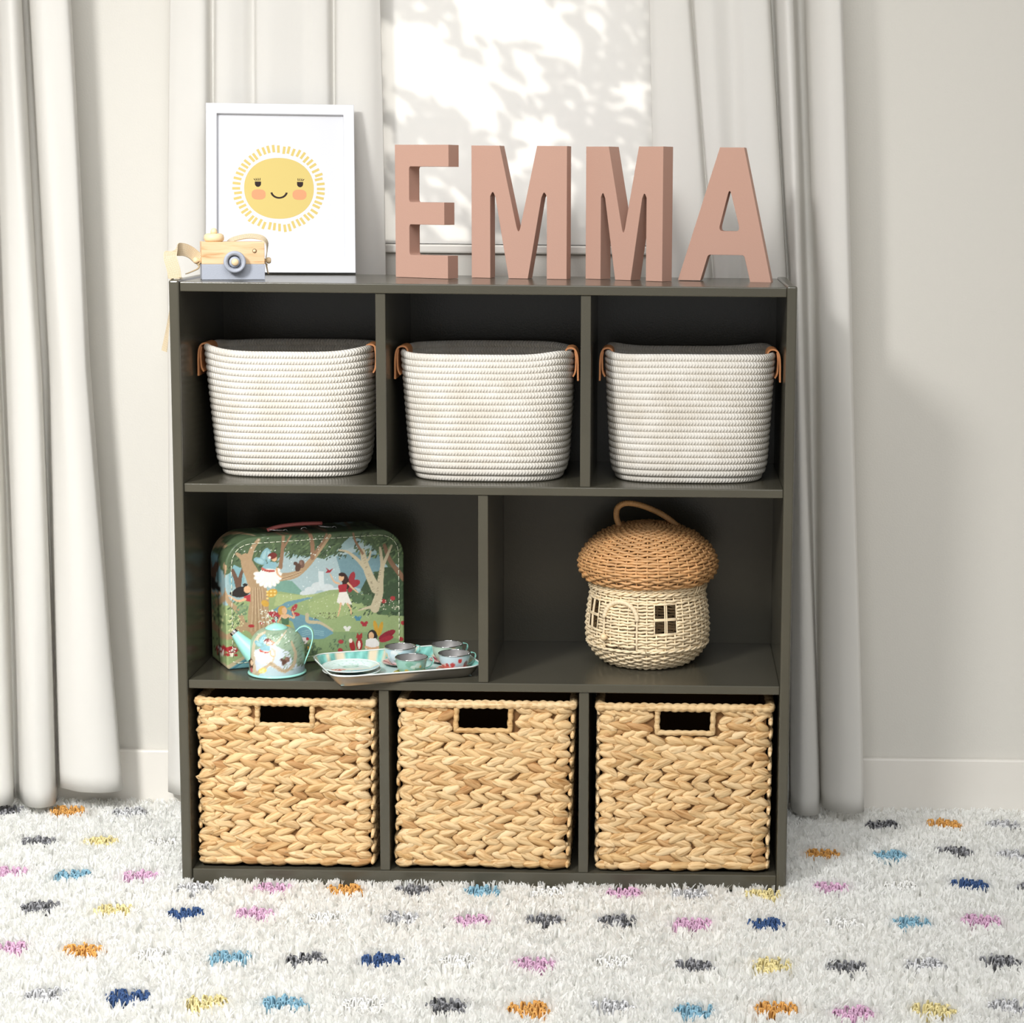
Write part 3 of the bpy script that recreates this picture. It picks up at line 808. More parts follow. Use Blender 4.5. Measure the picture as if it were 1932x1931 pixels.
# ================================================================== TOY CAMERA
def toy_camera():
    t = thing('toy_camera', 'wooden toy camera with blue grey base and cream strap', 'toy camera', (.082, .072, TT + .0003), .29)
    w, d, h, hb = .0935, .036, .0570, .0235
    obj('body', box_bm(-w / 2, w / 2, 0, d, hb, h, .0008), M_WOOD, t)
    obj('painted_base', box_bm(-w / 2 - .0001, w / 2 + .0001, -.0001, d + .0001, 0, hb, .0008), M_GREY, t)
    lens = obj('lens', lathe('lens', [(0, .004), (.0095, .004), (.0100, .011), (.0108, .0125), (.0135, .0150), (.0160, .0140), (.0168, .0115), (.0160, .008), (.0135, .0045), (.0125, 0), (0, 0)], 40), M_GREY, t, (.001, .0003, .0272), (PI / 2, 0, 0))
    obj('lens_ring', lathe('lens_ring', [(.0058, .0040), (.0082, .0045), (.0085, .0085), (.0070, .0110), (.0045, .0115), (0, .0115)], 32), M_GREY, lens)
    obj('lens_knob', lathe('lens_knob', [(.0052, .010), (.0054, .0180), (.0046, .0195), (0, .0198)], 24), M_BEECH, lens)
    obj('viewfinder', lathe('viewfinder', [(0, .0002), (.0031, .0002), (.0033, .0004), (.0033, 0), (0, 0)], 20), mat('drill_hole', (120, 92, 66), .9), t, (w / 2 - .0150, 0, h - .0135), (PI / 2, 0, 0))
    obj('viewfinder_pin', lathe('viewfinder_pin', [(.0024, 0), (.0024, .0006), (.0016, .0016), (0, .0019)], 20), M_BEECH, t, (w / 2 - .0152, 0, h - .0135), (PI / 2, 0, 0))
    dial = obj('dial', lathe('dial', [(0, 0), (.0120, 0), (.0148, .0022), (.0153, .0060), (.0142, .0100), (.0110, .0122), (0, .0124)], 40), M_BEECH, t, (-.0270, .016, h))
    obj('button', lathe('button', [(.0050, 0), (.0052, .0030), (.0042, .0060), (.0030, .0076), (0, .0085)], 28), M_BEECH, dial, (0, 0, .0122))
    for s in (-1, 1):
        obj('strap_peg', lathe('strap_peg', [(0, 0), (.0028, 0), (.0028, .004), (.0046, .0055), (.0050, .0085), (.0035, .0110), (0, .0115)], 24), M_BEECH, t, (s * w / 2, .018, .0285), (0, s * PI / 2, 0))
        k = obj('strap_knot', tube('strap_knot', [(s * (w / 2 + .003 + .0028 * cos(a)), .018 + .0035 * sin(a), .0285 + .0012 * sin(2 * a) - .001 * a) for a in np.linspace(0, 5.5, 30)], .0013, 8), M_STRAP, t)
        obj('strap_tail', tube('strap_tail', catmull([(s * (w / 2 + .0035), .016, .024), (s * (w / 2 + .0045), .013, .017), (s * (w / 2 + (.018 if s < 0 else .0055)), .011, .0105), (s * (w / 2 + (.024 if s < 0 else .0065)), .010, .0085)], 14), np.linspace(.0015, .0008, 14), 6), M_STRAP, k)
    # strap: left end swings out over the bookcase edge and hangs down its side
    inv = Matrix.Translation(t.location) @ Matrix.Rotation(.29, 4, 'Z'); inv = inv.inverted()
    def loc(pts): return [tuple(inv @ Vector(p)) for p in pts]
    a = catmull([(.0330, .0800, .9665), (.0251, .0780, .9715), (.0189, .0740, .9779), (.0112, .0660, .9829), (.0032, .0560, .9839), (-.0047, .0450, .9802), (-.0055, .0380, .9741), (-.0022, .0330, .9641), (.0014, .0300, .9532), (.0030, .0285, .9425)], 60)
    k0 = np.clip((np.linspace(0, 1, 60)[:, None] - .38) / .22, 0, 1)
    wd = np.array([[.25, .55, .80]]) * (1 - k0) + np.array([[.96, .25, .05]]) * k0
    ribbon('strap', loc(a), [tuple(inv.to_3x3() @ Vector(tuple(q))) for q in wd], .0195, .0014, M_STRAP, t)
    a = catmull([(.0120, .0300, .9420), (.0060, .0300, .9424), (.0005, .0300, .9425), (-.0022, .0300, .9390), (-.0026, .0300, .9250), (-.0040, .0295, .9050), (-.0080, .0285, .8760), (-.0120, .0275, .8500), (-.0150, .0270, .8330)], 50)
    k0 = np.clip((np.linspace(0, 1, 50)[:, None] - .45) / .5, 0, 1)
    wd = np.array([[.0, 1, 0]]) * (1 - k0) + np.array([[-.55, .8, 0]]) * k0
    ribbon('strap', loc(a), [tuple(inv.to_3x3() @ Vector(tuple(q))) for q in wd], .0195, .0014, M_STRAP, t)
    # right end rises over the body and runs back behind it
    b = catmull([(w / 2 + .0035, .018, .030), (w / 2 + .0055, .019, .043), (w / 2 + .0050, .022, .055), (w / 2 - .0020, .026, .0625), (w / 2 - .018, .032, .0650), (w / 2 - .036, .037, .0620), (w / 2 - .050, .040, .0560), (w / 2 - .056, .041, .045)], 40)
    ribbon('strap', b, (.15, .85, .5), .013, .0014, M_STRAP, t)
toy_camera()

# ================================================================== LETTERS
def letter(name, label, loops, bl, yaw, w, h, th):
    """loops in unit square (x right, y up); bl = world position of the front bottom-left corner"""
    t = tag(obj('wooden_letter', fill_curve('wooden_letter', [[(p[0] * w, p[1] * h) for p in lp] for lp in loops], th, .0005), M_PINK), label, 'letter', 'letters on top of the bookcase')
    t.rotation_euler = (PI / 2, 0, yaw)
    t.location = (bl[0] - sin(yaw) * th / 2, bl[1] + cos(yaw) * th / 2, TT + .0004)
    return t
LH = .2065
def sx(pts, x0, x1, y0, y1): return [((p[0] - x0) / (x1 - x0), (y1 - p[1]) / (y1 - y0)) for p in pts]
Eo = round_poly(sx([(65, 85), (331, 85), (331, 189), (135, 189), (135, 360), (309, 360), (309, 467), (135, 467), (135, 615), (326, 615), (326, 724), (65, 724)], 65, 331, 85, 724),
                [0, 0, 0, .03, .03, 0, 0, .03, .03, 0, 0, 0])
Mo = round_poly(sx([(438, 85), (573, 85), (663, 524), (751, 85), (893, 85), (893, 730), (798, 730), (798, 330), (785, 304), (772, 335), (708, 730), (616, 730), (553, 335), (540, 304), (528, 330), (528, 730), (438, 730)], 438, 893, 85, 730),
                [0, 0, .022, 0, 0, 0, 0, .02, .025, .02, 0, 0, .02, .025, .02, 0, 0])
A_out = round_poly(sx([(1422, 738), (1612, 94), (1725, 94), (1860, 742), (1762, 742), (1732, 612), (1563, 612), (1528, 738)], 1422, 1860, 94, 740), [0, 0, 0, 0, 0, .035, .035, 0])
A_in = round_poly(sx([(1660, 286), (1610, 497), (1712, 497)], 1422, 1860, 94, 740), [.02, .035, .035])
letter('E', 'terracotta pink wooden letter E standing beside the framed print', [Eo], (.3085, .2150), -.46, .0990, LH, .030)
letter('M', 'terracotta pink wooden letter M standing next to the E, facing forward', [Mo], (.4282, .2180), -.17, .1535, LH, .030)
letter('M', 'terracotta pink wooden letter M between the other M and the A, turned aside', [Mo], (.6080, .2200), -.53, .1405, LH, .030)
letter('A', 'terracotta pink wooden letter A at the right end of the row', [A_out, A_in], (.7538, .1880), -.15, .1465, LH, .030)

# ================================================================== PRINTED ARTWORK (painted into vertex colours as flat ink)
class Canvas:
    """small painter: colour array in sRGB 0..255 drawn in 'page' coordinates"""
    def __init__(s, x0, y0, x1, y1, W, bg):
        s.x0, s.y0 = x0, y0; s.k = W / (x1 - x0); s.W = W; s.H = int(round((y1 - y0) * s.k))
        s.a = np.zeros((s.H, s.W, 3), np.float32) + np.array(bg, np.float32)
        s.rg = random.Random(4)
    def _box(s, xs, ys):
        i0 = max(0, int((min(xs) - s.x0) * s.k) - 1); i1 = min(s.W, int((max(xs) - s.x0) * s.k) + 2)
        j0 = max(0, int((min(ys) - s.y0) * s.k) - 1); j1 = min(s.H, int((max(ys) - s.y0) * s.k) + 2)
        if i1 <= i0 or j1 <= j0: return None
        X, Y = np.meshgrid((np.arange(i0, i1) + .5) / s.k + s.x0, (np.arange(j0, j1) + .5) / s.k + s.y0)
        return i0, i1, j0, j1, X, Y
    def poly(s, pts, col):
        b = s._box([p[0] for p in pts], [p[1] for p in pts])
        if b is None: return
        i0, i1, j0, j1, X, Y = b; c = np.zeros(X.shape, bool); n = len(pts)
        for i in range(n):
            (ax, ay), (bx, by) = pts[i], pts[i - 1]
            if ay == by: continue
            c ^= ((ay > Y) != (by > Y)) & (X < (bx - ax) * (Y - ay) / (by - ay) + ax)
        s.a[j0:j1, i0:i1][c] = col
    def ell(s, cx, cy, rx, ry, col, rot=0):
        R = max(rx, ry); b = s._box([cx - R, cx + R], [cy - R, cy + R])
        if b is None: return
        i0, i1, j0, j1, X, Y = b; dx, dy = X - cx, Y - cy
        u = dx * cos(rot) + dy * sin(rot); v = -dx * sin(rot) + dy * cos(rot)
        s.a[j0:j1, i0:i1][(u / rx) ** 2 + (v / ry) ** 2 <= 1] = col
    def stroke(s, pts, w0, col, w1=None, n=28):
        w1 = w0 if w1 is None else w1
        P = catmull(np.array(pts, float), n) if len(pts) > 2 else np.linspace(pts[0], pts[1], n)
        for k in range(n - 1):
            w = (w0 + (w1 - w0) * k / (n - 1)) / 2; a, b = P[k], P[k + 1]; d = b - a; L = math.hypot(*d) + 1e-9; nx, ny = -d[1] / L * w, d[0] / L * w
            s.poly([(a[0] + nx, a[1] + ny), (b[0] + nx, b[1] + ny), (b[0] - nx, b[1] - ny), (a[0] - nx, a[1] - ny)], col); s.ell(b[0], b[1], w, w, col)
    def dots(s, n, x0, x1, y0, y1, r, col):
        for _ in range(n): s.ell(s.rg.uniform(x0, x1), s.rg.uniform(y0, y1), r * s.rg.uniform(.6, 1.2), r * s.rg.uniform(.6, 1.2), col)
    def leaves(s, n, x0, x1, y0, y1, L, cols, jit=.6):
        for _ in range(n):
            s.ell(s.rg.uniform(x0, x1), s.rg.uniform(y0, y1), L * s.rg.uniform(.6, 1.2), L * .32, s.rg.choice(cols), s.rg.uniform(-jit, jit) - .7)
    def mottle(s, amp, sc=9):
        g = np.random.default_rng(1); n = g.normal(0, 1, (s.H // sc + 2, s.W // sc + 2))
        n = np.kron(n, np.ones((sc, sc)))[:s.H, :s.W]
        for ax in (0, 1):
            for _ in range(2): n = (n + np.roll(n, sc // 2, ax) + np.roll(n, -(sc // 2), ax)) / 3
        s.a += (n * amp)[:, :, None]
    def sample(s, x, y, lin=True):
        i = np.clip(((np.asarray(x) - s.x0) * s.k).astype(int), 0, s.W - 1); j = np.clip(((np.asarray(y) - s.y0) * s.k).astype(int), 0, s.H - 1)
        acc = 0
        for di, dj in ((0, 0), (1, 0), (0, 1), (1, 1)):
            acc = acc + s.a[np.clip(j + dj, 0, s.H - 1), np.clip(i + di, 0, s.W - 1)]
        c = np.clip(acc / 4, 0, 255) / 255
        return np.where(c < .04045, c / 12.92, ((c + .055) / 1.055) ** 2.4)

SKIN = (226, 176, 132)
def petal_fairy(c, x, y, k):
    """sitting fairy with pale blue wings and a white petal skirt"""
    for dx, dy, rx, ry, r in ((-15, -95, 22, 52, .45), (12, -92, 17, 45, .0), (-42, -60, 44, 20, .35)):
        c.ell(x + dx * k, y + dy * k, rx * k, ry * k, (132, 178, 186), r)
        c.ell(x + dx * k, y + dy * k, rx * .55 * k, ry * .7 * k, (158, 198, 202), r)
    for a in range(11):
        t = -.5 + a * .38
        c.ell(x + 5 * k + 62 * k * cos(t), y + 32 * k + 52 * k * sin(t), 30 * k, 17 * k, (228, 222, 208), t)
        c.ell(x + 5 * k + 60 * k * cos(t), y + 32 * k + 50 * k * sin(t), 26 * k, 14 * k, (246, 242, 232), t)
    c.ell(x + 5 * k, y + 30 * k, 58 * k, 48 * k, (243, 238, 228))
    c.stroke([(x + 60 * k, y - 12 * k), (x + 70 * k, y + 25 * k), (x + 95 * k, y + 48 * k)], 15 * k, SKIN, 8 * k)
    c.poly([(x - 25 * k, y - 30 * k), (x + 25 * k, y - 55 * k), (x + 62 * k, y - 50 * k), (x + 58 * k, y - 8 * k), (x - 30 * k, y - 12 * k)], (136, 182, 192))
    c.stroke([(x - 32 * k, y - 14 * k), (x, y + 2 * k), (x + 45 * k, y + 4 * k)], 14 * k, (206, 96, 82))
    for q in range(6): c.ell(x - 28 * k + q * 15 * k, y + 8 * k - abs(q - 3) * 3 * k, 5 * k, 5 * k, (176, 58, 54))
    c.ell(x + 48 * k, y - 74 * k, 18 * k, 18 * k, SKIN); c.ell(x + 36 * k, y - 92 * k, 30 * k, 20 * k, (122, 44, 38), -.2); c.ell(x + 18 * k, y - 82 * k, 9 * k, 9 * k, (240, 232, 220))

def squirrel(c, x, y, k):
    c.ell(x + 24 * k, y - 22 * k, 20 * k, 26 * k, (120, 88, 74)); c.ell(x + 20 * k, y - 28 * k, 9 * k, 12 * k, (146, 112, 94))
    c.ell(x, y, 18 * k, 26 * k, (92, 64, 52), .3); c.ell(x - 16 * k, y - 26 * k, 14 * k, 12 * k, (92, 64, 52))

def suitcase_art():
    c = Canvas(130, 120, 1420, 1090, 1500, (142, 160, 112))
    G1, G2, G3 = (62, 82, 56), (82, 104, 70), (104, 128, 84)
    c.poly([(200, 120), (1420, 120), (1420, 700), (1100, 560), (540, 600), (200, 700)], (150, 180, 182))
    c.poly([(560, 330), (900, 330), (1120, 240), (1250, 420), (1050, 560), (700, 570), (540, 480)], (166, 188, 190))
    c.poly([(520, 460), (640, 480), (720, 560), (540, 600)], (116, 160, 142)); c.poly([(930, 330), (1080, 300), (1240, 330), (1180, 560), (980, 500)], (112, 148, 156))
    for x, y, r in ((760, 540, 40), (810, 515, 45), (870, 525, 42), (930, 545, 35), (720, 560, 30)): c.ell(x, y, r, r * .6, (204, 212, 212))
    c.poly([(812, 420), (846, 420), (850, 525), (815, 525)], (206, 216, 216))
    c.dots(40, 620, 1000, 320, 540, 3, (224, 232, 228))
    # meadow
    c.poly([(200, 640), (420, 560), (560, 545), (740, 575), (880, 540), (1010, 530), (1180, 640), (1420, 700), (1420, 1090), (130, 1090), (130, 800)], (150, 170, 112))
    c.poly([(540, 560), (700, 570), (820, 560), (640, 620), (520, 640)], (170, 184, 122)); c.poly([(740, 620), (900, 560), (1000, 560), (1120, 660), (900, 720), (760, 690)], (160, 178, 116))
    c.poly([(700, 860), (900, 800), (1150, 800), (1400, 850), (1400, 1000), (600, 1000)], (130, 156, 104))
    # river and pond
    c.poly([(515, 662), (600, 612), (740, 584), (776, 586), (660, 622), (600, 655), (690, 690), (800, 720), (890, 775), (905, 810), (840, 845), (720, 850), (660, 800), (640, 740)], (104, 150, 164))
    c.stroke([(735, 690), (740, 735), (820, 745), (900, 790)], 26, (190, 176, 140), 14)
    for q in range(3): c.stroke([(700, 800 + q * 14), (760, 790 + q * 12), (840, 800 + q * 12)], 4, (140, 180, 184))
    c.poly([(200, 1060), (300, 985), (470, 900), (540, 985), (540, 1060)], (98, 152, 158)); c.stroke([(205, 1045), (330, 965), (470, 885)], 26, (188, 172, 134), 10)
    c.stroke([(240, 1050), (360, 975), (480, 920)], 10, (64, 118, 136), 6)
    # canopies
    c.poly([(130, 120), (1420, 120), (1420, 470), (1330, 380), (1290, 420), (1230, 340), (1160, 260), (1090, 225), (1030, 205), (985, 240), (930, 300), (850, 345), (760, 325), (690, 320), (600, 295), (560, 320), (520, 400), (420, 440), (330, 380), (250, 420), (130, 480)], G2)
    c.poly([(1130, 470), (1250, 400), (1420, 400), (1420, 700), (1200, 690), (1090, 540)], G1)
    c.leaves(130, 600, 960, 200, 320, 17, [G1, G2, G3, (70, 92, 62)]); c.leaves(130, 1050, 1390, 180, 340, 17, [G1, G2, G3, (120, 144, 94)]); c.leaves(90, 230, 560, 220, 420, 16, [G1, G2, G3])
    c.leaves(26, 830, 1000, 280, 345, 12, [G1, (58, 76, 54)]); c.leaves(90, 1130, 1390, 420, 680, 17, [G1, G2, (72, 96, 64)]); c.leaves(24, 560, 800, 300, 335, 11, [G1])
    c.poly([(236, 440), (270, 370), (330, 400), (335, 480), (300, 520), (240, 500)], (124, 172, 180)); c.leaves(30, 230, 340, 600, 780, 16, [G2, G3, (96, 122, 84)])
    for x, y in ((1030, 560), (1070, 590), (1130, 600), (1180, 640), (1250, 660), (1320, 640)): c.ell(x, y, 40, 34, (84, 110, 74))
    c.leaves(40, 1000, 1370, 540, 700, 15, [G2, G3, G1])
    # brown back tree, birches
    B1, B2, B3 = (178, 146, 108), (150, 112, 82), (196, 182, 148)
    c.stroke([(260, 400), (285, 470), (300, 520)], 22, (110, 80, 62), 40); c.stroke([(330, 390), (310, 450), (300, 520)], 16, (110, 80, 62), 30)
    c.stroke([(1250, 260), (1290, 360), (1380, 470)], 24, (140, 104, 78), 34)
    c.stroke([(1180, 660), (1215, 560), (1225, 470), (1240, 380)], 62, B3, 26); c.stroke([(1235, 400), (1230, 330), (1222, 280)], 24, B3, 14); c.stroke([(1235, 400), (1270, 330), (1300, 270)], 24, B3, 13)
    c.stroke([(1195, 540), (1150, 450), (1120, 370), (1105, 300)], 62, B3, 32); c.stroke([(1140, 430), (1080, 360), (1010, 305), (950, 290)], 28, B3, 9); c.stroke([(1125, 370), (1150, 340), (1160, 300)], 18, B3, 10)
    c.stroke([(1110, 320), (1060, 240), (1045, 190)], 16, B2, 12); c.stroke([(1180, 640), (1130, 650), (1075, 665)], 24, B3, 6)
    for q in range(26):
        t = c.rg.random(); x, y = (1195 - 80 * t, 560 - 240 * t) if q % 2 else (1200 + 40 * t, 620 - 240 * t)
        c.stroke([(x - 18, y + 4), (x - 4, y)], 3, (150, 136, 110), n=3)
    # big oak on the left
    c.stroke([(440, 800), (420, 700), (430, 580), (400, 470), (360, 380), (345, 330)], 150, B1, 60); c.stroke([(355, 360), (315, 320), (290, 300)], 34, B1, 18); c.stroke([(360, 350), (390, 270), (430, 215)], 40, B1, 20)
    c.stroke([(400, 790), (330, 770), (240, 830), (170, 850)], 60, B1, 26); c.stroke([(450, 780), (520, 770), (600, 750)], 44, B1, 14)
    c.stroke([(330, 780), (300, 680), (230, 600), (200, 500), (215, 380)], 34, B1, 22)
    c.stroke([(450, 480), (560, 455), (660, 440), (740, 380), (810, 300), (890, 200)], 58, B1, 20); c.stroke([(775, 340), (775, 250), (760, 180)], 30, B2, 24); c.stroke([(790, 310), (850, 230), (870, 190)], 18, B2, 14)
    c.stroke([(565, 400), (580, 290), (590, 190)], 26, B2, 18); c.stroke([(582, 280), (620, 220), (640, 190)], 14, B2, 10)
    for q in range(9): c.stroke([(372 + q * 14, 800), (385 + q * 9, 640), (390 + q * 7, 520)], 3.5, (146, 114, 82) if q % 2 else (204, 176, 140), n=12)
    for q in range(3): c.stroke([(470, 470 + q * 9), (600, 450 + q * 8), (700, 420 + q * 6)], 3, (146, 114, 82) if q % 2 else (206, 178, 142), n=12)
    # hollow-tree fairy with black hair and amber wing
    c.ell(510, 555, 36, 26, (214, 162, 58), -.4); c.ell(465, 620, 26, 20, (214, 162, 58), .6)
    for q in range(7): c.ell(480 + (q % 3) * 24, 545 + (q // 3) * 22, 8, 6, (240, 208, 120))
    c.ell(315, 545, 58, 34, (40, 34, 32), -.25); c.ell(270, 560, 30, 14, (40, 34, 32), .3); c.ell(352, 530, 22, 24, SKIN); c.ell(340, 500, 16, 9, (40, 34, 32))
    c.poly([(330, 575), (372, 560), (372, 610), (335, 600)], (190, 54, 62)); c.stroke([(340, 592), (290, 602), (235, 568)], 18, SKIN, 9)
    c.leaves(20, 290, 350, 630, 700, 18, [(110, 138, 100), (132, 156, 112)], 1.5)
    petal_fairy(c, 480, 410, 1.0); squirrel(c, 680, 395, 1.0)
    # red fairy with raised hand
    for dx, dy, rx, ry, r in ((45, -70, 20, 46, .35), (62, -40, 42, 22, -.35), (38, -25, 20, 40, .2)): c.ell(985 + dx, 540 + dy, rx, ry, (164, 44, 54), r)
    c.ell(990, 485, 24, 50, (58, 34, 30), -.25); c.ell(962, 462, 18, 22, SKIN); c.ell(968, 442, 24, 12, (58, 34, 30))
    c.stroke([(950, 500), (915, 485), (890, 440)], 13, SKIN, 7); c.stroke([(1005, 495), (1040, 530), (1072, 555)], 13, SKIN, 7)
    c.poly([(940, 508), (1000, 500), (996, 552), (948, 556)], (176, 40, 50)); c.poly([(948, 552), (998, 550), (1032, 630), (985, 618), (975, 636), (930, 615)], (232, 226, 214))
    c.stroke([(958, 620), (950, 660), (938, 700)], 13, SKIN, 7); c.stroke([(1000, 622), (1022, 655), (1026, 690)], 13, SKIN, 7)
    c.poly([(858, 395), (884, 415), (912, 402), (888, 430), (858, 432), (872, 415)], (172, 40, 50))
    # waterside fairy, blonde with green bodice and red wings
    for dx, dy, rx, ry, r in ((-65, -2, 46, 20, .25), (-50, 28, 40, 14, -.35), (62, -45, 30, 14, -.9), (72, -5, 26, 12, .1)): c.ell(590 + dx, 695 + dy, rx, ry, (178, 56, 62), r)
    c.ell(575, 668, 30, 32, (206, 152, 66)); c.ell(588, 668, 17, 22, SKIN); c.poly([(565, 690), (615, 690), (625, 715), (560, 720)], SKIN); c.stroke([(618, 700), (650, 712), (640, 670)], 12, SKIN, 8); c.stroke([(565, 705), (548, 735), (535, 760)], 12, SKIN, 8)
    c.poly([(566, 708), (592, 722), (618, 706), (614, 758), (570, 758)], (80, 118, 84)); c.poly([(566, 758), (618, 758), (650, 800), (560, 800)], (214, 160, 60))
    # resting fairy with a fox
    for dx, dy, rx, ry, r, col in ((20, -95, 14, 45, -.25, (206, 156, 48)), (50, -85, 14, 48, .3, (206, 156, 48)), (95, -50, 62, 20, -.45, (150, 36, 50)), (90, -25, 50, 16, -.3, (172, 44, 58))): c.ell(1170 + dx, 865 + dy, rx, ry, col, r)
    c.ell(1166, 825, 32, 40, (44, 36, 34)); c.ell(1158, 822, 18, 24, SKIN); c.poly([(1120, 850), (1150, 838), (1190, 838), (1212, 862), (1206, 905), (1118, 905)], (236, 232, 226)); c.stroke([(1118, 892), (1160, 902), (1205, 895)], 16, SKIN)
    c.ell(1030, 885, 18, 38, (170, 44, 44), -.2); c.ell(1020, 855, 12, 14, (240, 220, 200)); c.ell(1078, 875, 22, 38, (170, 44, 44)); c.ell(1076, 880, 9, 26, (240, 226, 210)); c.poly([(1056, 835), (1065, 805), (1078, 820), (1095, 802), (1100, 835), (1078, 850)], (170, 44, 44))
    # small things: butterflies, toadstools, flowers
    for x, y, col in ((1070, 716, (74, 130, 150)), (1112, 750, (172, 44, 54)), (998, 780, (226, 224, 214))):
        c.ell(x - 12, y - 6, 14, 10, col, .6); c.ell(x + 12, y - 6, 14, 10, col, -.6); c.ell(x - 6, y + 8, 8, 7, col); c.ell(x + 8, y + 8, 8, 7, col)
    c.ell(248, 920, 38, 24, (178, 40, 46)); c.dots(9, 222, 274, 906, 932, 5, (240, 232, 220)); c.poly([(232, 940), (262, 940), (256, 965), (238, 965)], (236, 226, 204)); c.ell(222, 952, 14, 9, (178, 40, 46)); c.ell(272, 954, 13, 8, (178, 40, 46))
    c.ell(375, 765, 20, 10, (178, 40, 46)); c.ell(440, 748, 12, 8, (178, 40, 46))
    c.ell(712, 858, 24, 22, (214, 202, 194)); c.ell(742, 892, 22, 18, (210, 158, 50)); c.ell(735, 846, 10, 10, (176, 44, 50))
    c.leaves(30, 690, 830, 870, 960, 18, [(96, 120, 84), (84, 108, 76)], 1.4); c.leaves(16, 880, 1000, 830, 920, 13, [(84, 108, 80), (98, 124, 88)], 1.4)
    for x, y in ((955, 862), (950, 915), (1305, 590), (1245, 608), (1360, 840), (1375, 740)): c.ell(x, y, 17, 13, (178, 56, 58))
    c.dots(60, 420, 540, 660, 760, 4, (232, 236, 222)); c.dots(40, 220, 330, 680, 800, 4, (226, 222, 160)); c.dots(90, 560, 1200, 560, 720, 2.5, (222, 226, 196)); c.dots(40, 780, 930, 680, 720, 3, (70, 60, 46)); c.dots(50, 240, 420, 850, 960, 3, (54, 60, 46)); c.dots(36, 300, 900, 200, 330, 3.5, (232, 236, 224))
    c.dots(25, 1200, 1350, 600, 660, 4, (226, 216, 190))
    c.mottle(3.5, 7)
    return c
ART = suitcase_art()
ART.a = ART.a * .88 + ART.a.mean(2, keepdims=True) * .12

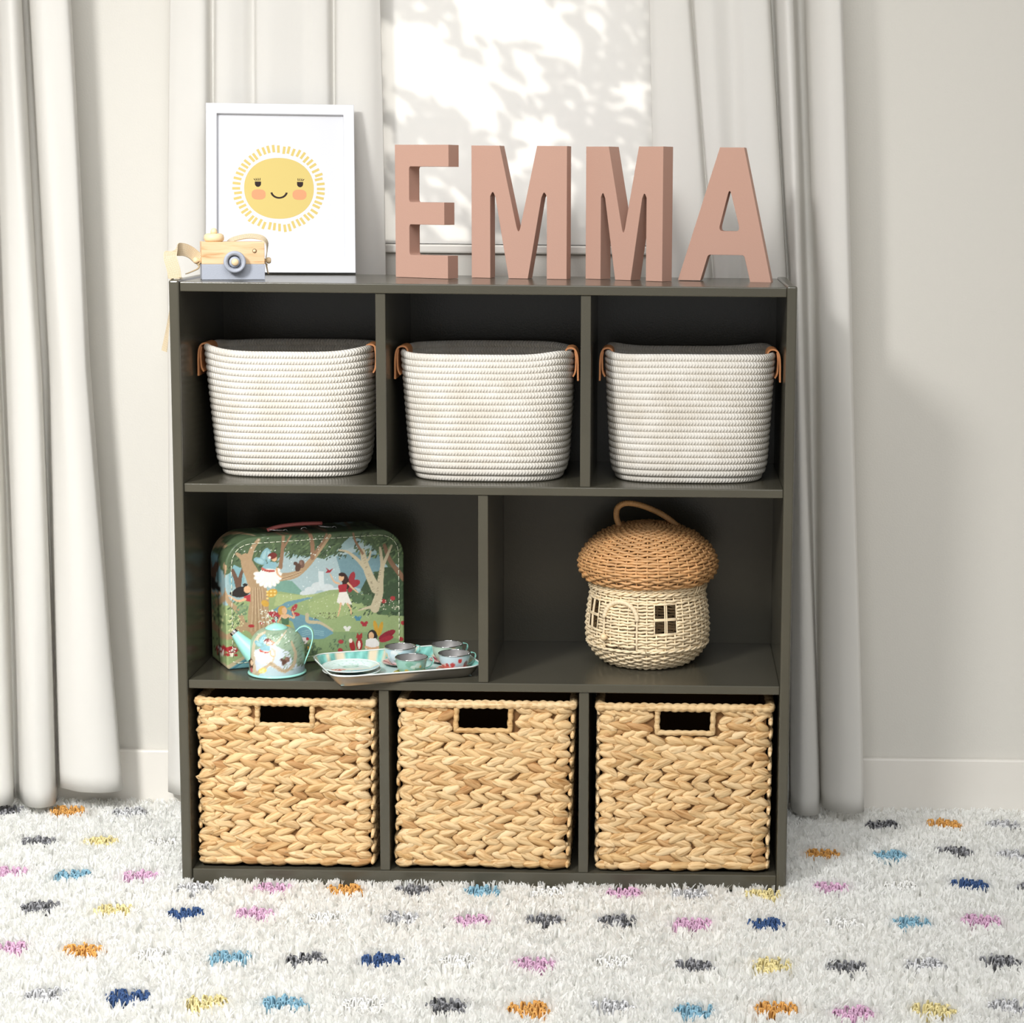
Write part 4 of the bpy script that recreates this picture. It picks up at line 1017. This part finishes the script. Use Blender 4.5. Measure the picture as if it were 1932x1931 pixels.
def suitcase():
    yaw = .465; L, Hh, D, R = .2905, .2060, .0890, .046
    t = thing('toy_suitcase', 'green fairy forest printed toy suitcase with pink handle', 'suitcase', (.0610, .0690, S2 + .0004), yaw)
    rb = .006
    loop = []
    for cx_, cz_, rad_, a0 in ((L - rb, rb, rb, -PI / 2), (L - R, Hh - R, R, 0), (R, Hh - R, R, PI / 2), (rb, rb, rb, PI)):
        loop += [(cx_ + rad_ * cos(a0 + q * PI / 28), cz_ + rad_ * sin(a0 + q * PI / 28)) for q in range(15)]
    e = .0035
    # front lid face: dense grid clipped to the outline so that the artwork is crisp
    nu, nv = 300, 214
    def outline_half(z):                              # x-range of the face at height z
        if z < rb: q = rb - math.sqrt(max(0, rb * rb - (rb - z) ** 2)); return q, L - q
        if z > Hh - R: q = R - math.sqrt(max(0, R * R - (z - (Hh - R)) ** 2)); return q, L - q
        return 0, L
    def art(X, Z, shade=None):
        U = X / L; V_ = Z / Hh
        return ART.sample(215 + 1170 * U, (1052 - 125 * U) + ((205 - 45 * U) - (1052 - 125 * U)) * V_)
    P = np.zeros((nv, nu, 3))
    for j in range(nv):
        z = Hh * j / (nv - 1); a, b = outline_half(min(max(z, 1e-5), Hh - 1e-5))
        x = np.linspace(a, b, nu); P[j, :, 0] = x; P[j, :, 2] = z
        m = np.minimum(np.minimum(x - a, b - x), min(z, Hh - z)); P[j, :, 1] = np.where(m < e, (e - np.sqrt(np.maximum(0, e * e - (e - m) ** 2))), 0) * .8
    obj('front_face', grid_mesh('front_face', P, colors=art(P[:, :, 0], P[:, :, 2])), M_CARD, t)
    # shell: the band around the sides and the back, artwork wrapped round the edge
    lp = np.array(loop); n = len(lp); per = []
    for k in range(n):
        a, b = lp[k], lp[(k + 1) % n]; m = max(1, int(np.linalg.norm(b - a) / .004)); per += [a + (b - a) * q / m for q in range(m)]
    per = np.array(per); C0 = np.array([L / 2, Hh / 2]); rows, cols = [], []
    for f in np.linspace(0, 1, 15):
        rows.append(np.stack([per[:, 0], np.full(len(per), e * .8 + f * (D - e)), per[:, 1]], 1))
        q = C0 + (per - C0) * (1 - .16 * f); c_ = art(q[:, 0], q[:, 1]); cols.append(c_ * np.where(np.abs(f - .52) < .03, .35, 1.0))
    body = obj('shell', grid_mesh('shell', np.array(rows), closed_u=True, colors=np.array(cols)), M_CARD, t)
    bk_ = [tuple((p[0], D, p[1])) for p in per]
    obj('back_face', pymesh('back_face', bk_, [tuple(range(len(bk_)))], False), mat('case_board', (70, 86, 62), .6), t)
    # stitches just inside the front edge
    ins = .0095
    st = round_poly([(ins, ins), (L - ins, ins), (L - ins, Hh - ins), (ins, Hh - ins)], [.004, .004, R - ins, R - ins], 14)
    J = Join(); st = st + [st[0]]
    dd = np.concatenate([[0], np.cumsum([math.dist(a, b) for a, b in zip(st[:-1], st[1:])])]); S = 0
    sx_, sz_ = np.array(st).T
    while S < dd[-1] - .006:
        a = (np.interp(S + .0008, dd, sx_), np.interp(S + .0008, dd, sz_)); b = (np.interp(S + .0086, dd, sx_), np.interp(S + .0086, dd, sz_))
        J.add(*tube_data([(a[0], -.0002, a[1]), ((a[0] + b[0]) / 2, -.0006, (a[1] + b[1]) / 2), (b[0], -.0002, b[1])], .00055, 5)); S += .0098
    o = obj('stitching', J.mesh('stitching'), mat('cream_thread', (226, 228, 204), .8), t); o['kind'] = 'stuff'
    # handle
    ym = D * .40
    h = obj('handle', tube('handle', catmull([(L * .265, ym, Hh + .0040), (L * .33, ym, Hh + .0085), (L * .45, ym, Hh + .0105), (L * .57, ym, Hh + .0095)], 24), .0042, 12, flat=.75), mat('pink_plastic', (206, 116, 112), .4), t)
    for x0, x1 in ((L * .27, L * .355), (L * .555, L * .63)):
        obj('handle_wire', tube('handle_wire', [(x0, ym - .004, Hh + .005), (x1, ym - .004, Hh + .0015), (x1 + .003, ym, Hh + .001), (x1, ym + .004, Hh + .0015), (x0, ym + .004, Hh + .005)], .0007, 6), M_CHROME, h)
    for x in (L * .365, L * .64): obj('handle_loop', tube('handle_loop', [(x + .0035 * cos(a), ym, Hh - .0005 + .0035 * sin(a)) for a in np.linspace(0, PI, 12)], .0008, 6), M_CHROME, t)
    obj('latch', tube('latch', [(L * .475 + .0045 * cos(a), ym + .006, Hh + .0005 + .003 * sin(a)) for a in np.linspace(0, PI * 1.8, 20)], .0008, 6), M_CHROME, t)
suitcase()

# ================================================================== TIN TEA SET
def teapot_art():
    c = Canvas(380, 280, 1500, 1260, 560, (150, 172, 146))
    c.poly([(560, 700), (900, 560), (1000, 560), (1260, 720), (1320, 960), (1480, 1080), (1480, 1260), (500, 1260), (560, 900)], (204, 214, 224))
    c.leaves(120, 560, 1480, 330, 560, 30, [(140, 164, 136), (126, 150, 126), (160, 182, 154)]); c.leaves(90, 1150, 1480, 520, 1150, 34, [(120, 142, 118), (134, 156, 128), (146, 166, 138)])
    c.poly([(640, 1150), (900, 1020), (1250, 1120), (1480, 1080), (1480, 1260), (640, 1260)], (178, 200, 206))
    W = (206, 192, 164); W2 = (190, 172, 142)
    c.stroke([(580, 1240), (540, 900), (560, 600), (640, 420), (760, 340)], 110, W, 34); c.stroke([(600, 1240), (700, 1120), (900, 960)], 90, W2, 50)
    c.stroke([(860, 900), (1000, 1000), (1180, 1120), (1330, 1000), (1360, 760), (1290, 520)], 95, W2, 30); c.stroke([(980, 560), (1080, 450), (1160, 330)], 36, W, 26); c.stroke([(930, 620), (1000, 700), (960, 880)], 40, W)
    for q in range(3): c.stroke([(880, 900 + 18 * q), (1020, 1000 + 18 * q), (1180, 1110 + 12 * q), (1310, 1000 + 10 * q)], 7, (170, 150, 122))
    petal_fairy(c, 760, 700, 2.35)
    c.ell(920, 520, 66, 46, (184, 104, 52)); squirrel(c, 1165, 930, 2.4)
    c.ell(480, 1010, 66, 120, (96, 64, 48)); c.ell(505, 990, 34, 60, (238, 206, 170)); c.ell(490, 1150, 34, 50, (206, 110, 110))
    c.ell(745, 1110, 90, 56, (228, 200, 110), -.4); c.dots(12, 690, 810, 1080, 1150, 18, (244, 226, 160))
    c.dots(50, 600, 1250, 350, 560, 9, (232, 238, 228)); c.mottle(3, 5)
    return c

def teapot():
    t = thing('toy_teapot', 'mint tin toy teapot printed with a fairy, in front of the suitcase', 'teapot', (.1410, .0570, S2 + .0004))
    prof = [(.0420, .0030), (.0425, .0060), (.0428, .020), (.0425, .034), (.0410, .046), (.0375, .056), (.0310, .0645), (.0225, .0695), (.0180, .0705)]
    pr = catmull(np.array(prof), 70); NT = 150
    c = teapot_art(); th = np.linspace(0, 2 * PI, NT, endpoint=False)
    P = np.zeros((70, NT, 3)); cl = np.zeros((70, NT, 3))
    for j, (r, z) in enumerate(pr):
        P[j, :, 0] = r * np.sin(th); P[j, :, 1] = -r * np.cos(th); P[j, :, 2] = z
        cl[j] = c.sample(935 + 545 * r / .0428 * np.sin(th), np.full(NT, 1235 - (z - .003) / .0675 * 930))
    obj('body', grid_mesh('body', P, closed_u=True, colors=cl), M_INK, t)
    obj('base_ring', lathe('base_ring', [(0, 0), (.0432, 0), (.0448, .0010), (.0448, .0026), (.0430, .0036), (0, .0036)], 64), M_MINT, t)
    lid = obj('lid', lathe('lid', [(.0176, 0), (.0178, .0008), (.0150, .0032), (.0090, .0062), (.0030, .0078), (0, .0080)], 40), M_MINT, t, (0, 0, .0700))
    obj('lid_knob', lathe('lid_knob', [(.0010, 0), (.0010, .0045), (.0026, .0056), (.0034, .0078), (.0026, .0102), (0, .0110)], 20), M_CHROME, lid, (0, 0, .0076))
    sp = obj('spout', pymesh('spout', *tube_data(catmull([(-.0330, -.006, .0300), (-.0440, -.006, .0410), (-.0540, -.006, .0520), (-.0640, -.006, .0640)], 20), np.linspace(.0165, .0062, 20) , 24, caps=False)), M_MINT, t)
    obj('spout_tip', pymesh('spout_tip', *tube_data([(-.0628, -.006, .0626), (-.0645, -.006, .0646), (-.0660, -.006, .0662)], [.0067, .0066, .0064], 24, caps=False)), M_CHROME, sp)
    hp = catmull([(.0300, 0, .0660), (.0370, 0, .0725), (.0460, 0, .0740), (.0545, 0, .0680), (.0560, 0, .0560), (.0520, 0, .0400), (.0455, 0, .0230), (.0428, 0, .0150)], 50)
    ribbon('handle', hp, (0, 1, 0), .0080, .0016, M_MINT, t)
teapot()

TRAY = (.3237, .0715); TROT = .3805; TL, TD = .2350, .1640
def tray_pt(u, v): return (TRAY[0] + cos(TROT) * u - sin(TROT) * v, TRAY[1] + sin(TROT) * u + cos(TROT) * v)
def tea_tray():
    t = thing('toy_tray', 'tin toy tea tray printed with pale trees under the plates and cups', 'tray', (TRAY[0], TRAY[1], S2 + .0004), TROT)
    c = Canvas(-.14, -.10, .14, .10, 420, (196, 222, 218))
    def rr(L, D, R, n=10): return np.array(round_poly([(-L / 2, -D / 2), (L / 2, -D / 2), (L / 2, D / 2), (-L / 2, D / 2)], R, n))
    g = random.Random(8)
    for k in range(60): c.ell(g.uniform(-.13, .13), g.uniform(-.09, .09), g.uniform(.006, .018), g.uniform(.004, .010), g.choice([(206, 230, 228), (180, 214, 210), (222, 236, 232), (150, 200, 190)]))
    rows, cols = [], []
    base = [rr(TL - .030, TD - .030, .016), rr(TL - .028, TD - .028, .017), rr(TL - .016, TD - .016, .024), rr(TL - .006, TD - .006, .030), rr(TL, TD, .034), rr(TL + .001, TD + .001, .0345)]
    zs = [.0012, .0018, .0080, .0150, .0185, .0180]
    def dens(a, m=150):
        d = np.concatenate([[0], np.cumsum(np.linalg.norm(np.diff(np.vstack([a, a[:1]]), axis=0), axis=1))]); s = np.linspace(0, d[-1], m, endpoint=False); b = np.vstack([a, a[:1]])
        return np.stack([np.interp(s, d, b[:, 0]), np.interp(s, d, b[:, 1])], 1)
    Pr = [dens(a) for a in base]
    # rim band artwork: tree trunks on sea green
    m = 150; idx = np.arange(m); band = np.zeros((6, m, 3)); tr = (np.sin(idx * .55) > .62) | (np.sin(idx * 1.3 + 1) > .9)
    for j in range(6):
        col = np.where(tr[:, None], np.array([[218, 204, 176]]), np.array([[126, 190, 180]]) + 22 * np.sin(idx * 1.7 + j)[:, None]) if 1 <= j <= 4 else np.tile([[224, 236, 232]], (m, 1))
        band[j] = (np.clip(col, 0, 255) / 255) ** 2.2
    V = np.array([np.column_stack([p, np.full(m, z)]) for p, z in zip(Pr, zs)])
    obj('rim', grid_mesh('rim', V, closed_u=True, colors=band), M_INK, t)
    # printed floor
    NU, NV = 120, 84; X, Y = np.meshgrid(np.linspace(-TL / 2 + .0155, TL / 2 - .0155, NU), np.linspace(-TD / 2 + .0155, TD / 2 - .0155, NV))
    obj('tray_floor', grid_mesh('tray_floor', np.dstack([X, Y, np.full(X.shape, .0012)]), colors=c.sample(X, Y)), M_INK, t)
    # bare underside and rolled edge
    V2 = np.array([np.column_stack([p * (1 + .0), np.full(m, max(0, z - .0009))]) for p, z in zip([q * (1 + .004) for q in Pr], zs)])
    obj('underside', grid_mesh('underside', V2[::-1], closed_u=True), M_TIN, t)
    obj('bottom', pymesh('bottom', [(p[0], p[1], 0) for p in Pr[0]], [tuple(reversed(range(m)))], False), M_TIN, t)
    obj('rolled_edge', tube('rolled_edge', [(p[0], p[1], .0184) for p in Pr[4]], .0011, 8, True), mat('white_enamel', (226, 232, 228), .25, coat=.4), t)
tea_tray()

def plate(label, u, v, z, kind):
    x, y = tray_pt(u, v)
    t = thing('toy_plate', label, 'plate', (x, y, z), .3, 'stacked toy plates')
    r = .0440
    prof = catmull(np.array([(0, .0012), (r * .60, .0012), (r * .70, .0022), (r * .86, .0050), (r, .0066)]), 40); NT = 110; th = np.linspace(0, 2 * PI, NT, endpoint=False)
    c = Canvas(-1, -1, 1, 1, 300, (214, 232, 228))
    c.poly([(-1, .15), (-.3, .05), (.3, .2), (1, -.1), (1, 1), (-1, 1)], (150, 200, 212)); c.poly([(-1, .0), (-.2, -.1), (.5, .05), (1, -.1), (1, .1), (.2, .22), (-1, .2)], (228, 228, 214))
    c.ell(-.45, .05, .26, .16, (204, 92, 84)); c.dots(12, -.65, -.25, -.05, .18, .035, (240, 230, 220)); c.ell(.05, -.35, .30, .14, (120, 176, 160)); c.ell(.05, -.35, .2, .08, (206, 228, 216))
    c.dots(30, -.9, .9, .3, .9, .025, (170, 80, 80)); c.dots(40, -.9, .9, -.9, -.4, .03, (176, 206, 196))
    P = np.zeros((40, NT, 3)); cl = np.zeros((40, NT, 3))
    for j, (q, zz) in enumerate(prof):
        q = max(q, 1e-4); P[j, :, 0] = q * np.cos(th); P[j, :, 1] = q * np.sin(th); P[j, :, 2] = zz
        cl[j] = c.sample(q / r * np.cos(th), -q / r * np.sin(th))
    obj('printed_top', grid_mesh('printed_top', P, closed_u=True, colors=cl), M_INK, t)
    obj('underside', lathe('underside', [(r, .0064), (r * .84, .0042), (r * .66, .0010), (r * .60, 0), (0, 0)], 64, cap=False), M_TIN, t)
    obj('edge', tube('edge', [(r * cos(a), r * sin(a), .0064) for a in np.linspace(0, 2 * PI, 64, endpoint=False)], .0009, 8, True), mat('white_enamel', (226, 232, 228), .25, coat=.4), t)
PZ = S2 + .0020
plate('lower tin toy plate in the stack at the left end of the tray', -.0690, .0060, PZ, 0)
plate('top tin toy plate printed with a red toadstool on the tray', -.0700, .0075, PZ + .0056, 1)

SAUC = [((.324, .1165), (190, 96, 100), (232, 190, 180), 'tin toy saucer with red print under the back left cup'),
        ((.3505, .0430), (196, 178, 60), (120, 130, 60), 'tin toy saucer with yellow green print under the front left cup'),
        ((.3955, .1380), (176, 60, 80), (228, 196, 190), 'tin toy saucer with crimson print under the back right cup'),
        ((.4135, .0745), (206, 96, 80), (236, 204, 190), 'tin toy saucer with coral print under the front right cup')]
CUPS = ['tin toy teacup on the red saucer, back left of the tray', 'tin toy teacup on the yellow saucer, front left of the group',
        'tin toy teacup on the crimson saucer, back right of the tray', 'tin toy teacup on the coral saucer, front right beside the divider']
def saucer_cup(i):
    (x, y), c0, c1, lab = SAUC[i]
    t = thing('toy_saucer', lab, 'saucer', (x, y, PZ), i * .7, 'toy saucers on the tray'); r = .0290; NT = 72; th = np.linspace(0, 2 * PI, NT, endpoint=False)
    prof = catmull(np.array([(0, .001), (.016, .001), (.019, .0016), (.025, .0034), (r, .0050)]), 22)
    P = np.zeros((22, NT, 3)); cl = np.zeros((22, NT, 3)); k = (np.sin(th * 9 + i) > .1)
    for j, (q, z) in enumerate(prof):
        q = max(q, 1e-4); P[j, :, 0] = q * np.cos(th); P[j, :, 1] = q * np.sin(th); P[j, :, 2] = z
        col = np.where((k if q > .018 else ~k)[:, None], np.array([c0]), np.array([c1])) * (1 if q < .0275 else 1); cl[j] = (col / 255) ** 2.2
        if q > .0280: cl[j] = (np.array([226, 228, 222]) / 255) ** 2.2
    obj('printed_top', grid_mesh('printed_top', P, closed_u=True, colors=cl), M_INK, t)
    obj('underside', lathe('underside', [(r, .0048), (.025, .0028), (.018, .0006), (.016, 0), (0, 0)], 48, cap=False), M_TIN, t)
    u = thing('toy_teacup', CUPS[i], 'cup', (x, y, PZ + .0014), (.55, .35, .5, .45)[i], 'toy teacups on the tray')
    NT = 96; th = np.linspace(0, 2 * PI, NT, endpoint=False)
    pr = catmull(np.array([(.0125, 0), (.0150, .0012), (.0195, .0080), (.0228, .0160), (.0247, .0270)]), 26)
    c = Canvas(0, 0, 6.2832, 1, 380, [(186, 212, 220), (150, 190, 176), (176, 198, 180), (196, 212, 218)][i]); g = random.Random(i)
    for q in range(26): c.ell(g.uniform(0, 6.28), g.uniform(0, 1), g.uniform(.08, .3), g.uniform(.06, .2), g.choice([[(206, 222, 228), (130, 176, 168), (222, 226, 226)], [(126, 172, 150), (196, 206, 150), (206, 222, 210)], [(206, 190, 160), (120, 160, 140), (196, 214, 214)], [(206, 218, 226), (178, 200, 212), (222, 190, 180)]][i]))
    for q in range(9): c.ell(g.uniform(0, 6.28), g.uniform(.4, .95), g.uniform(.08, .2), g.uniform(.06, .14), g.choice([(190, 70, 70), (226, 186, 90), (96, 130, 96), (236, 230, 220)]))
    if i == 3: c.poly([(0, .55), (1.5, .7), (3, .55), (4.7, .7), (6.29, .55), (6.29, 1), (0, 1)], (206, 110, 98)); c.ell(5.3, .55, .22, .2, (140, 50, 46)); c.ell(4.75, .3, .14, .12, (196, 60, 56))
    P = np.zeros((26, NT, 3)); cl = np.zeros((26, NT, 3))
    for j, (q, z) in enumerate(pr):
        P[j, :, 0] = q * np.cos(th); P[j, :, 1] = q * np.sin(th); P[j, :, 2] = z; cl[j] = c.sample(th, np.full(NT, 1 - z / .027))
    obj('printed_side', grid_mesh('printed_side', P, closed_u=True, colors=cl), M_INK, u)
    obj('inside', lathe('inside', [(.0243, .0270), (.0222, .0160), (.0190, .0085), (.0146, .0022), (0, .0016)], 64, cap=False), mat('grey_tin_inside', (140, 138, 136), .45, metal=.4), u)
    obj('foot', lathe('foot', [(0, 0), (.0126, 0), (.0126, .0006), (0, .0006)], 32), M_TIN, u)
    obj('rim', tube('rim', [(.0247 * cos(a), .0247 * sin(a), .0270) for a in np.linspace(0, 2 * PI, 64, endpoint=False)], .0008, 8, True), M_CHROME, u)
    ribbon('handle', catmull([(.0240, 0, .0245), (.0290, 0, .0260), (.0335, 0, .0240), (.0345, 0, .0190), (.0310, 0, .0125), (.0250, 0, .0085), (.0205, 0, .0080)], 30), (0, 1, 0), .0042, .0010, M_MINT, u)
    for zz, rr_ in ((.0235, .0233),): obj('rivet', lathe('rivet', [(.0019, 0), (.0017, .0008), (0, .0013)], 16), M_CHROME, u, (rr_, 0, zz), (0, -PI / 2, 0))
for i in range(4): saucer_cup(i)

# ================================================================== MUSHROOM HOUSE BASKET
def mushroom():
    t = thing('mushroom_basket', 'wicker mushroom house basket with a honey coloured cap', 'basket', (.7115, .1660, S2 + .0004))
    ang = lambda d: math.radians(d) - PI / 2           # 0 deg faces the room
    def arc(prof, n):                                  # resample (r,z) profile by arc length
        p = catmull(np.array(prof), 400); d = np.concatenate([[0], np.cumsum(np.linalg.norm(np.diff(p, axis=0), axis=1))])
        s = np.linspace(0, d[-1], n); return np.stack([np.interp(s, d, p[:, 0]), np.interp(s, d, p[:, 1])], 1)
    def normals(p):
        g = np.gradient(p, axis=0); g /= np.linalg.norm(g, axis=1)[:, None]; return np.stack([g[:, 1], -g[:, 0]], 1)
    def weave(prof, rows, NS, amp, rad, skip=None, seed=0, sides=5):
        p = arc(prof, rows); nn = normals(p); J = Join(); rg = np.random.default_rng(seed); K = NS * 4
        th = np.linspace(0, 2 * PI, K, endpoint=False)
        for k in range(rows):
            r0, z0 = p[k]; am = min(amp, r0 * .3)
            w = am * np.cos(NS / 2 * th + PI * k) ; jz = rg.normal(0, .0003) + .0004 * np.sin(th * 5 + k) + .0005 * np.sin(NS * th + k)
            rr = r0 + nn[k, 0] * w; zz = np.maximum(z0 + nn[k, 1] * w + jz, rad + .0002)
            Pp = np.stack([rr * np.cos(th), rr * np.sin(th), zz], 1)
            if skip is None: J.add(*tube_data(Pp, rad, sides, True)); continue
            ok = np.array([not skip(a, z0) for a in th])
            if ok.all(): J.add(*tube_data(Pp, rad, sides, True)); continue
            st = int(np.argmin(ok)); run = []
            for q in range(K + 1):
                i = (st + q) % K
                if ok[i] and q < K: run.append(i)
                else:
                    if len(run) > 2: J.add(*tube_data(Pp[run], rad, sides))
                    run = []
        return J
    def stakes(prof, NS, rad, skip=None, n=26):
        p = arc(prof, n); J = Join()
        for s in range(NS):
            a = 2 * PI * (s + .0) / NS; run = []
            for r, z in p:
                if skip and skip(a, z):
                    if len(run) > 1: J.add(*tube_data(run, rad, 5))
                    run = []
                else: run.append((r * cos(a), r * sin(a), z))
            if len(run) > 1: J.add(*tube_data(run, rad, 5))
        return J
    body_p = [(.040, .0022), (.064, .0040), (.080, .0140), (.0925, .0320), (.0965, .0520), (.0950, .0820), (.0900, .1150), (.0875, .1380)]
    cap_p = [(.0900, .1345), (.1000, .1385), (.1065, .1480), (.1090, .1600), (.1055, .1735), (.0950, .1890), (.0770, .2040), (.0530, .2150), (.0280, .2205), (.0080, .2220)]
    def dd(a, d):                                       # signed degrees from direction d
        x = math.degrees(a + PI / 2) - d
        return (x + 180) % 360 - 180
    def hole(a, z):
        if .0640 < z < .1090 and abs(dd(a, 18)) < 11.0: return True
        if .0640 < z < .1090 and abs(dd(a, -63)) < 9.5: return True
        if .0335 < z < .0400 and abs(dd(a, -26)) < 17: return True
        return False
    NB, NC = 40, 40
    o = obj('body_weave', weave(body_p, 37, NB, .0016, .00215, hole, 1).mesh('body_weave'), M_WICK_L, t); o['kind'] = 'stuff'
    o = obj('body_stakes', stakes(body_p, NB, .0014, hole).mesh('body_stakes'), M_WICK_L, t); o['kind'] = 'stuff'
    obj('base', lathe('base', [(0, 0), (.058, 0), (.064, .003), (.058, .006), (0, .006)], 48), M_WICK_L, t)
    cap = obj('cap', weave(cap_p, 36, NC, .0019, .0024, None, 2).mesh('cap'), M_WICK_D, t); cap['kind'] = 'stuff'
    o = obj('cap_stakes', stakes(cap_p, NC, .0015).mesh('cap_stakes'), M_WICK_D, cap); o['kind'] = 'stuff'
    prof_r = lambda z: float(np.interp(z, [q[1] for q in body_p], [q[0] for q in body_p]))
    def onbody(deg, z, off=.003): r = prof_r(z) + off; a = ang(deg); return (r * cos(a), r * sin(a), z)
    # plaited bands: below the cap and round the waist
    for z, off, n_, am in ((.1310, .0035, 3, .0022), (.1245, .0030, 2, .0018), (.0350, .0028, 2, .0010)):
        for q in range(n_):
            P_ = [onbody(d, z + am * sin(math.radians(d) * 22 + q * 2 * PI / n_), off + .0012 * cos(math.radians(d) * 22 + q * 2 * PI / n_)) for d in np.linspace(0, 360, 300, endpoint=False)]
            obj('plait', tube('plait', P_, .0018, 5, True), M_WICK_L, t)
    # windows: glazing bars
    for c0, hw in ((18, 11.0), (-63, 9.5)):
        wf = obj('window_frame', tube('window_frame', [onbody(c0 - hw, .0640, .001), onbody(c0 - hw, .1090, .001), onbody(c0, .1090, .001), onbody(c0 + hw, .1090, .001), onbody(c0 + hw, .0640, .001), onbody(c0, .0640, .001)], .0013, 6, True), M_WICK_L, t)
        for dx in (-.9, .9): obj('glazing_bar', tube('glazing_bar', [onbody(c0 + dx, z, .001) for z in np.linspace(.060, .1120, 8)], .0012, 6), M_WICK_L, wf)
        for dz in (-.0011, .0011): obj('glazing_bar', tube('glazing_bar', [onbody(c0 + d, .0860 + dz, .001) for d in np.linspace(-hw, hw, 8)], .0012, 6), M_WICK_L, wf)
    # door: arched wrapped frame, knob on the left
    ar = [onbody(-26 - 17, z, .0025) for z in np.linspace(.037, .086, 8)] + [onbody(-26 + 17 * cos(a), .086 + .0260 * sin(a), .0028) for a in np.linspace(PI, 0, 16)] + [onbody(-26 + 17, z, .0025) for z in np.linspace(.086, .037, 8)]
    ar = catmull(np.array(ar), 120); kk = .0017 + (.0016 + .0008 * np.abs(np.sin(np.arange(120) * .9))) * (np.abs(np.arange(120) - 60) < 34)
    door = obj('door_frame', tube('door_frame', ar, kk, 7), M_WICK_L, t)
    for sgn in (-1, 1): obj('door_gap_shade', tube('door_gap_shade', [onbody(-26 + sgn * 15.2, z, .0016) for z in np.linspace(.038, .090, 10)], .0006, 5), mat('painted_gap_shadow', (86, 62, 40), .9), door)  # dark brown strips stand in for the shade in the gaps beside the door
    kn = bmesh.new(); bmesh.ops.create_uvsphere(kn, u_segments=20, v_segments=12, radius=.0056)
    for f in kn.faces: f.smooth = True
    obj('door_knob', kn, M_BEECH, door, onbody(-26 - 13.5, .0560, .009))
    # cord loop closing the cap, at the right
    for d in (52, 56): obj('closing_loop', tube('closing_loop', catmull([onbody(d, .1200, .004), onbody(d + 1, .1280, .008), onbody(d + 2, .1360, .010), onbody(d + 2, .1400, .013)], 14), .0010, 6), M_WICK_L, t)
    # wrapped cane handle
    hp = catmull([(-.0450, -.006, .2165), (-.0505, -.006, .2340), (-.0480, -.004, .2480), (-.0350, -.002, .2545), (-.0120, 0, .2510), (.0150, .002, .2400), (.0350, .004, .2270), (.0480, .006, .2150)], 150)
    rad = .0043 + .0007 * np.abs(np.sin(np.arange(150) * PI / 3.4))
    obj('handle', tube('handle', hp, rad, 10), M_WICK_D, cap)
mushroom()
